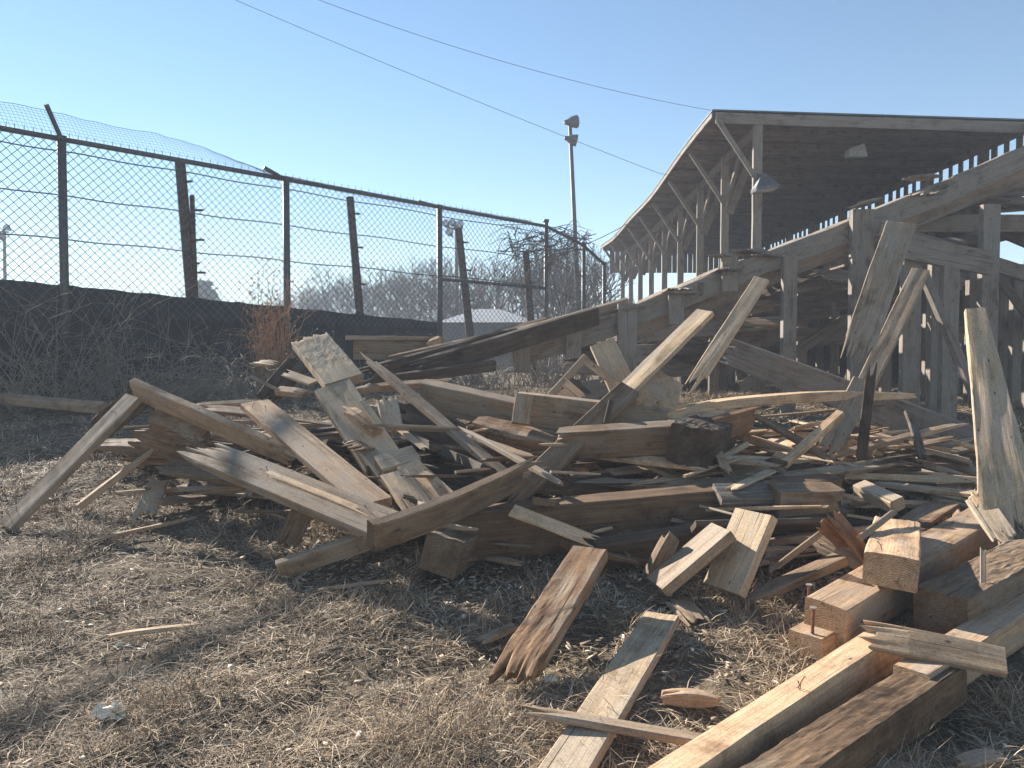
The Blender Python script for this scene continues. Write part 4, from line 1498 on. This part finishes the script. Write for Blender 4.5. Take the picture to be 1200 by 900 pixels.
d = 22.0
a, b = pt(668, 148, d), pt(682, 372, d)
b = Vector((b.x, b.y, G(b.x, b.y) - .2))
fl = empty('floodlight_pole', b, 'tall thin pole with two stacked floodlights beside the grandstand', 'light pole')
mb = MB()
mb.tube([b, a], .085, 10, .055)
mb.build('pole', M_POLE, fl, smooth=True)
lamp_head(fl, pt(668, 143, d - .1), .6, R(105), -8)
lamp_head(fl, pt(668, 163, d - .1), .55, R(95), 12)
for (px, ty, by, dd_, lamps, lb) in ((5, 268, 335, 45, ((-3, 268), (10, 268), (3, 279)), 'distant floodlight pole with three lamps at the far left beyond the fence'),
                               (535, 264, 375, 36, ((524, 264), (532, 263), (540, 265), (528, 274)), 'distant pole with a cluster of four floodlights beyond the mid-rail panel')):
    a = pt(px, ty - 2, dd_)
    b = pt(px, by, dd_)
    b.z = G(b.x, b.y) - .2
    fl = empty('floodlight_pole', b, lb, 'light pole')
    mb = MB()
    mb.tube([b, a], .11, 8, .08)
    mb.build('pole', M_POLE, fl)
    mb = MB()
    mb.tube([pt(lamps[0][0], ty + 4, dd_), pt(lamps[-2][0], ty + 4, dd_)], .06, 5)
    mb.build('crossarm', M_POLE, fl)
    for q in lamps:
        lamp_head(fl, pt(q[0], q[1], dd_), .62, R(rnd.uniform(-60, 40)))

# low pale building beyond the fence
d = 27.0
c0 = pt(572, 372, d)
bd = empty('shed', Vector((c0.x, c0.y, G(c0.x, c0.y))), 'low pale-roofed shed beyond the fence under the bare trees', 'shed')
gzb = G(c0.x, c0.y)
x0, x1 = pt(512, 372, d).x, pt(632, 372, d).x
ze, zr = pt(572, 378, d).z, pt(572, 359, d).z
mb = MB()
mb.box(((x0 + x1) / 2, d + 3, (gzb + ze) / 2), ((x1 - x0) * .95, 6, ze - gzb))
mb.build('wall', M_FIXD, bd)
mb = MB()
xm = (x0 + x1) / 2
hw = (x1 - x0) / 2
mb.hexa([(x0, d - .2, ze), (x1, d - .2, ze), (x1, d + 6.2, ze), (x0, d + 6.2, ze), (xm - hw * .25, d + 1.5, zr), (xm + hw * .2, d + 1.5, zr), (xm + hw * .2, d + 4.5, zr), (xm - hw * .25, d + 4.5, zr)])
mb.build('roof', M_ROOFPALE, bd)

# pale building and a parked pale van behind the stand, seen through its posts
bw = empty('warehouse', (17, 24, 1), 'long pale-sided warehouse seen in slivers behind the grandstand posts', 'warehouse')
mb = MB()
mb.box((19, 25, 2.2), (18, 4, 2.6))
mb.build('wall', M_SIDING, bw)
mb = MB()
mb.hexa([(9.7, 22.7, 3.5), (28.3, 22.7, 3.5), (28.3, 27.3, 3.5), (9.7, 27.3, 3.5), (9.9, 24.8, 4.1), (28, 24.8, 4.1), (28, 25.2, 4.1), (9.9, 25.2, 4.1)])
mb.build('roof', M_ROOFPALE, bw)

# ------------------------------------------------------------------ bare trees
def tree_meshes(seed, h, spread, lv=6):
    rg = random.Random(seed)
    tr, tw = MB(), MB()

    def grow_(p, d_, L, r, lev):
        n = 3
        pts = [p]
        q = p
        dd_ = d_.copy()
        for i in range(n):
            dd_ = (dd_ + Vector((rg.uniform(-1, 1), rg.uniform(-1, 1), rg.uniform(-.5, .8))) * .16).normalized()
            q = q + dd_ * (L / n)
            pts.append(q)
        thin = lev <= lv - 3
        (tw if thin else tr).tube(pts, r * (2.5 if thin else 1.1), 3 if thin else (5 if lev > lv - 2 else 4), r * .68, cap=False)
        if lev <= 0:
            return
        nb = rg.choice((2, 3, 3)) if lev > 1 else rg.choice((3, 4))
        for _ in range(nb):
            ang = rg.uniform(.25, .75) * spread
            az = rg.uniform(0, 6.283)
            t = dd_.orthogonal().normalized()
            t = Matrix.Rotation(az, 3, dd_) @ t
            nd = (dd_ * math.cos(ang) + t * math.sin(ang) + Vector((0, 0, .12))).normalized()
            grow_(pts[rg.choice((2, 3, 3))], nd, L * rg.uniform(.62, .85), r * .6, lev - 1)
    grow_(Vector((0, 0, -.1)), Vector((0, 0, 1)), h * .3, h * .017, lv)
    return tr, tw


TV = []
for i, (h, sp) in enumerate(((8, 1.0), (9, 1.15), (7, .9), (8.5, 1.25))):
    tr, tw = tree_meshes(40 + i, h, sp)
    rt = empty('bare_tree', (0, 0, 0))
    tr.build('trunk', M_BARK, rt)
    tw.build('crown', M_TWIG, rt)
    TV.append([rt, False])
# (px, depth, top py)
TREES = [(205, 70, 341), (350, 58, 334), (378, 54, 322), (405, 57, 316), (428, 46, 305), (452, 44, 302), (482, 41, 304), (520, 45, 300), (545, 35, 305), (590, 34, 294), (635, 29, 282), (655, 35, 278), (110, 85, 345), (150, 80, 350), (185, 78, 342), (240, 75, 338), (270, 72, 344), (300, 70, 340), (330, 66, 342), (362, 64, 332), (392, 60, 326), (415, 52, 308), (440, 50, 318),
         (470, 48, 306), (490, 46, 312), (508, 42, 316), (530, 40, 306), (556, 38, 302), (578, 40, 310), (600, 36, 298), (622, 33, 288), (645, 32, 284), (662, 30, 276), (690, 32, 285), (705, 34, 290), (60, 90, 352), (20, 95, 348),
         (560, 46, 322), (610, 44, 315), (455, 60, 330), (650, 26, 300), (672, 28, 292)]
SPREADW = ('upright', 'broad', 'slender', 'wide-spreading')
for i, (px, d, ty) in enumerate(TREES):
    ty -= 8 if px > 400 else 4
    vi = i % 4
    src, usedf = TV[vi]
    base = pt(px, 400, d)
    g_ = G(base.x, base.y)
    top = pt(px, ty, d).z
    hh = (8, 9, 7, 8.5)[vi]
    sc = (top - g_) / hh / 1.02
    if not usedf:
        o = src
        TV[vi][1] = True
    else:
        o = src.copy()
        COL.objects.link(o)
        for ch in list(src.children):
            cc = ch.copy()
            COL.objects.link(cc)
            cc.parent = o
    o.location = (base.x, base.y, g_)
    o.scale = (sc, sc, sc)
    o.rotation_euler = (0, 0, rnd.uniform(0, 6.28))
    where = ('behind the left fence panels' if px < 335 else 'behind the middle fence panels' if px < 515 else 'behind the mid-rail fence panel' if px < 640 else 'beside the grandstand end')
    dist = 'farthest' if d > 70 else 'distant' if d > 45 else 'nearer'
    size = 'taller' if ty < 310 else 'lower'
    tag(o, f'{dist} {size} {SPREADW[vi]} leafless tree {where}', 'tree', 'bare trees ' + where)
# far wood reading as one mass
mb = MB()
for i in range(5200):
    px = rnd.uniform(-120, 760)
    d = rnd.uniform(85, 115)
    base = pt(px, 400, d)
    g_ = G(base.x, base.y)
    nz = noise.noise(Vector((px * .02, 1, 1))) + .6 * noise.noise(Vector((px * .09, 4, 1)))
    hpx = 418 - (352 - 14 * nz - (10 if px > 380 else 0))
    h = max(1.5, hpx / F * d * rnd.uniform(.35, 1.08))
    p = Vector((base.x, base.y, g_ + h * rnd.uniform(0, .5)))
    q = Vector((base.x + rnd.gauss(0, .7), base.y, g_ + h))
    m_ = p.lerp(q, .5) + Vector((rnd.gauss(0, .25), 0, 0))
    mb.tube([p, m_, q], rnd.uniform(.03, .09), 3, .02, cap=False)
tag(mb.build('far_wood', M_TWIG), 'far-off band of leafless woodland along the horizon', 'woodland', kind='stuff')
# small dark evergreens far off
def evergreen(px, d, ty, lb):
    base = pt(px, 400, d)
    g_ = G(base.x, base.y)
    h = pt(px, ty, d).z - g_
    root = empty('evergreen_tree', (base.x, base.y, g_), lb, 'tree')
    mb = MB()
    mb.tube([Vector((base.x, base.y, g_ - .1)), Vector((base.x, base.y, g_ + h * .95))], h * .02, 6, h * .004)
    mb.build('trunk', M_BARK, root)
    mb = MB()
    for i in range(1400):
        t = rnd.random() ** .7
        rr = h * .36 * (1 - t * .8) * math.sqrt(rnd.random()) * (1 + .3 * math.sin(i))
        an = rnd.uniform(0, 6.28)
        c = Vector((base.x + rr * math.cos(an), base.y + rr * math.sin(an), g_ + h * (.1 + .9 * t)))
        s = h * .035
        u = Vector((rnd.uniform(-1, 1), rnd.uniform(-1, 1), rnd.uniform(-1, .4))).normalized() * s * 1.6
        v = u.orthogonal().normalized() * s * .6
        mb.quad(c - v, c + u - v * .3, c + u + v * .3, c + v)
    mb.build('crown', M_GREEN, root)


evergreen(240, 60, 330, 'small dark evergreen showing over the windscreen beside the short thin pole')




# ------------------------------------------------------------------ brambles, weeds and vines
def bramble(px, d, wpx, hpx, n, mat, lb, name='bramble', cat='bush', upright=.5, leaves=0, group=None):
    w_ = wpx / F * d
    h = hpx / F * d
    c = pt(px, 400, d)
    g_ = G(c.x, c.y)
    base = Vector((c.x, c.y, g_))
    root = empty(name, base, lb, cat, group)
    mb, lf = MB(), MB()
    for i in range(int(n * .9)):
        p = base + Vector((rnd.uniform(-.5, .5) * w_, rnd.uniform(-.35, .35) * w_ * .6, -.02))
        L = h * rnd.uniform(.5, 1.25)
        dr = Vector((rnd.gauss(0, 1 - upright), rnd.gauss(0, 1 - upright), 1)).normalized()
        pts = [p]
        k = 5
        cur = rnd.uniform(-.5, .5)
        for j in range(k):
            sg = .06 + .3 * (1 - upright)
            dr = (dr + Vector((rnd.gauss(0, sg), rnd.gauss(0, sg), -.32 * (1 - upright) * j / 2))).normalized()
            p = p + dr * (L / k)
            pts.append(p)
        mb.tube(pts, .0045 * d / 8, 3, .0016 * d / 8, cap=False)
        for _ in range(rnd.randint(1, 4)):
            q = pts[rnd.randint(1, k)]
            e = (dr + Vector((rnd.gauss(0, .7), rnd.gauss(0, .7), rnd.gauss(.1, .4)))).normalized()
            L2 = L * rnd.uniform(.12, .35)
            q2 = q + e * L2
            q3 = q2 + (e + Vector((0, 0, -.4)) + Vector((rnd.gauss(0, .3), rnd.gauss(0, .3), 0))).normalized() * L2 * .7
            mb.tube([q, q2, q3], .0026 * d / 8, 3, .0012 * d / 8, cap=False)
            for _ in range(leaves):
                c_ = q.lerp(q2, rnd.random()) if rnd.random() < .5 else q2.lerp(q3, rnd.random())
                s = rnd.uniform(.012, .03) * d / 8
                u = Vector((rnd.gauss(0, 1), rnd.gauss(0, 1), rnd.gauss(0, 1))).normalized() * s
                v = u.orthogonal().normalized() * s * .45
                lf.quad(c_, c_ + u * .5 + v, c_ + u, c_ + u * .5 - v)
    mb.build('stem', mat, root)
    if leaves and len(lf.f):
        lf.build('foliage', mat, root)['kind'] = 'stuff'


M_DIMSTEM = plain('dim_stems', (.25, .205, .155), 0.85, 0, 0.5, 12, 0.2)
bramble(20, 8.7, 120, 130, 110, M_DIMSTEM, 'tangled dead brambles against the windscreen at the far left', upright=.55)
bramble(150, 9.2, 150, 90, 90, M_DIMSTEM, 'low dead brambles at the windscreen foot between first and second posts', upright=.45)
bramble(100, 9.6, 130, 130, 70, M_DIMSTEM, 'thin dead vines climbing the windscreen beside the leftmost visible post', upright=.7)
bramble(262, 9.3, 95, 75, 240, M_STEM, 'dense round dry bush behind the left of the pile', upright=.1, leaves=1)
bramble(225, 10.4, 130, 90, 70, M_DIMSTEM, 'sparse dry brush behind the round dry bush', upright=.55)
bramble(318, 9.9, 34, 118, 100, M_ORANGE, 'rust-coloured dead weed standing by the second fence post', name='dead_weed', cat='weed', upright=.96, leaves=5)
bramble(352, 10.6, 50, 66, 40, M_STEM, 'thin pale dead weed right of the rust-coloured weed', name='dead_weed', cat='weed', upright=.7, leaves=2)
bramble(440, 12.2, 120, 45, 70, M_DIMSTEM, 'low dark brush along the windscreen behind the shelf-like board', upright=.5)
bramble(540, 12.3, 90, 62, 90, M_STEM, 'pale dry brush at the fence foot below the shed', upright=.45, leaves=2)
bramble(600, 13.2, 110, 60, 90, M_DIMSTEM, 'brown dry brush under the mid-rail fence panel', upright=.5, leaves=1)
bramble(660, 14.8, 70, 90, 90, M_DIMSTEM, 'tall brush where the fence meets the grandstand', upright=.7)
bramble(570, 7.2, 26, 50, 24, M_DIMSTEM, 'small dead weed growing among the fallen stringers', name='dead_weed', cat='weed', upright=.8, leaves=3)
bramble(855, 6.9, 150, 55, 90, M_GREEN, 'dull green weeds in the shade under the narrow leaning board', name='weed', cat='weed', upright=.5, leaves=6)
bramble(1075, 6.6, 110, 35, 50, M_DIMSTEM, 'dry brush in the shade behind the long thin stick', upright=.3)
bramble(960, 6.4, 90, 45, 60, M_DIMSTEM, 'tangled dry stems behind the blue-grey leaning board', upright=.3)
bramble(1120, 5.0, 90, 30, 50, M_STEM, 'dry grass tuft near the foot of the tall weathered plank', upright=.2, name='grass_tuft', cat='grass')
bramble(60, 6.6, 160, 30, 70, M_STEM, 'dry weed tuft in the grass below the fence foot plank', upright=.3, name='grass_tuft', cat='grass')

# vine tangle hanging over the fence top near the grandstand
vp = fence_pt(640, 300)
vine = empty('vine', Vector((vp.x, vp.y, G(vp.x, vp.y))), 'leafless vine arching over the fence top near the grandstand', 'vine')
mb = MB()
for i in range(85):
    s = fence_pt(rnd.uniform(590, 695), rnd.uniform(255, 285) + 14) + fnrm * rnd.uniform(-.2, .3)
    e = fence_pt(rnd.uniform(560, 700), rnd.uniform(265, 350)) + fnrm * rnd.uniform(-.1, .3)
    mid = s.lerp(e, .45) + Vector((0, 0, rnd.uniform(.15, .5)))
    pts = []
    for j in range(9):
        t = j / 8
        q = s * (1 - t) ** 2 + mid * 2 * t * (1 - t) + e * t * t
        pts.append(q + Vector((rnd.gauss(0, .02), rnd.gauss(0, .02), rnd.gauss(0, .02))))
    mb.tube(pts, .011, 3, .005, cap=False)
g0 = Vector((vp.x + .4, vp.y + .4, G(vp.x, vp.y)))
for i in range(4):
    mb.tube([g0 + Vector((rnd.uniform(-.2, .2), rnd.uniform(-.2, .2), 0)), g0 + Vector((rnd.uniform(-.3, .3), rnd.uniform(-.3, .3), 1.3)), fence_pt(rnd.uniform(630, 690), 272)], .02, 5, .01)
mb.build('stem', M_TWIG, vine)

# ------------------------------------------------------------------ haze box added for the lens-flare veil
HAZE = 0.0044
if HAZE > 0:
    mb = MB()
    mb.box((0, 75, 5.0), (300, 190, 12.0))
    m = bpy.data.materials.new('flare_veil')
    m.use_nodes = True
    nt = m.node_tree
    for n in list(nt.nodes):
        nt.nodes.remove(n)
    out = nt.nodes.new('ShaderNodeOutputMaterial')
    v = nt.nodes.new('ShaderNodeVolumePrincipled')
    v.inputs['Color'].default_value = (.80, .88, 1.0, 1)
    v.inputs['Density'].default_value = HAZE
    v.inputs['Anisotropy'].default_value = 0.0
    nt.links.new(v.outputs[0], out.inputs['Volume'])
    tag(mb.build('haze', m), 'thin bluish haze box added to stand for the lens-flare veil', 'haze', kind='stuff')
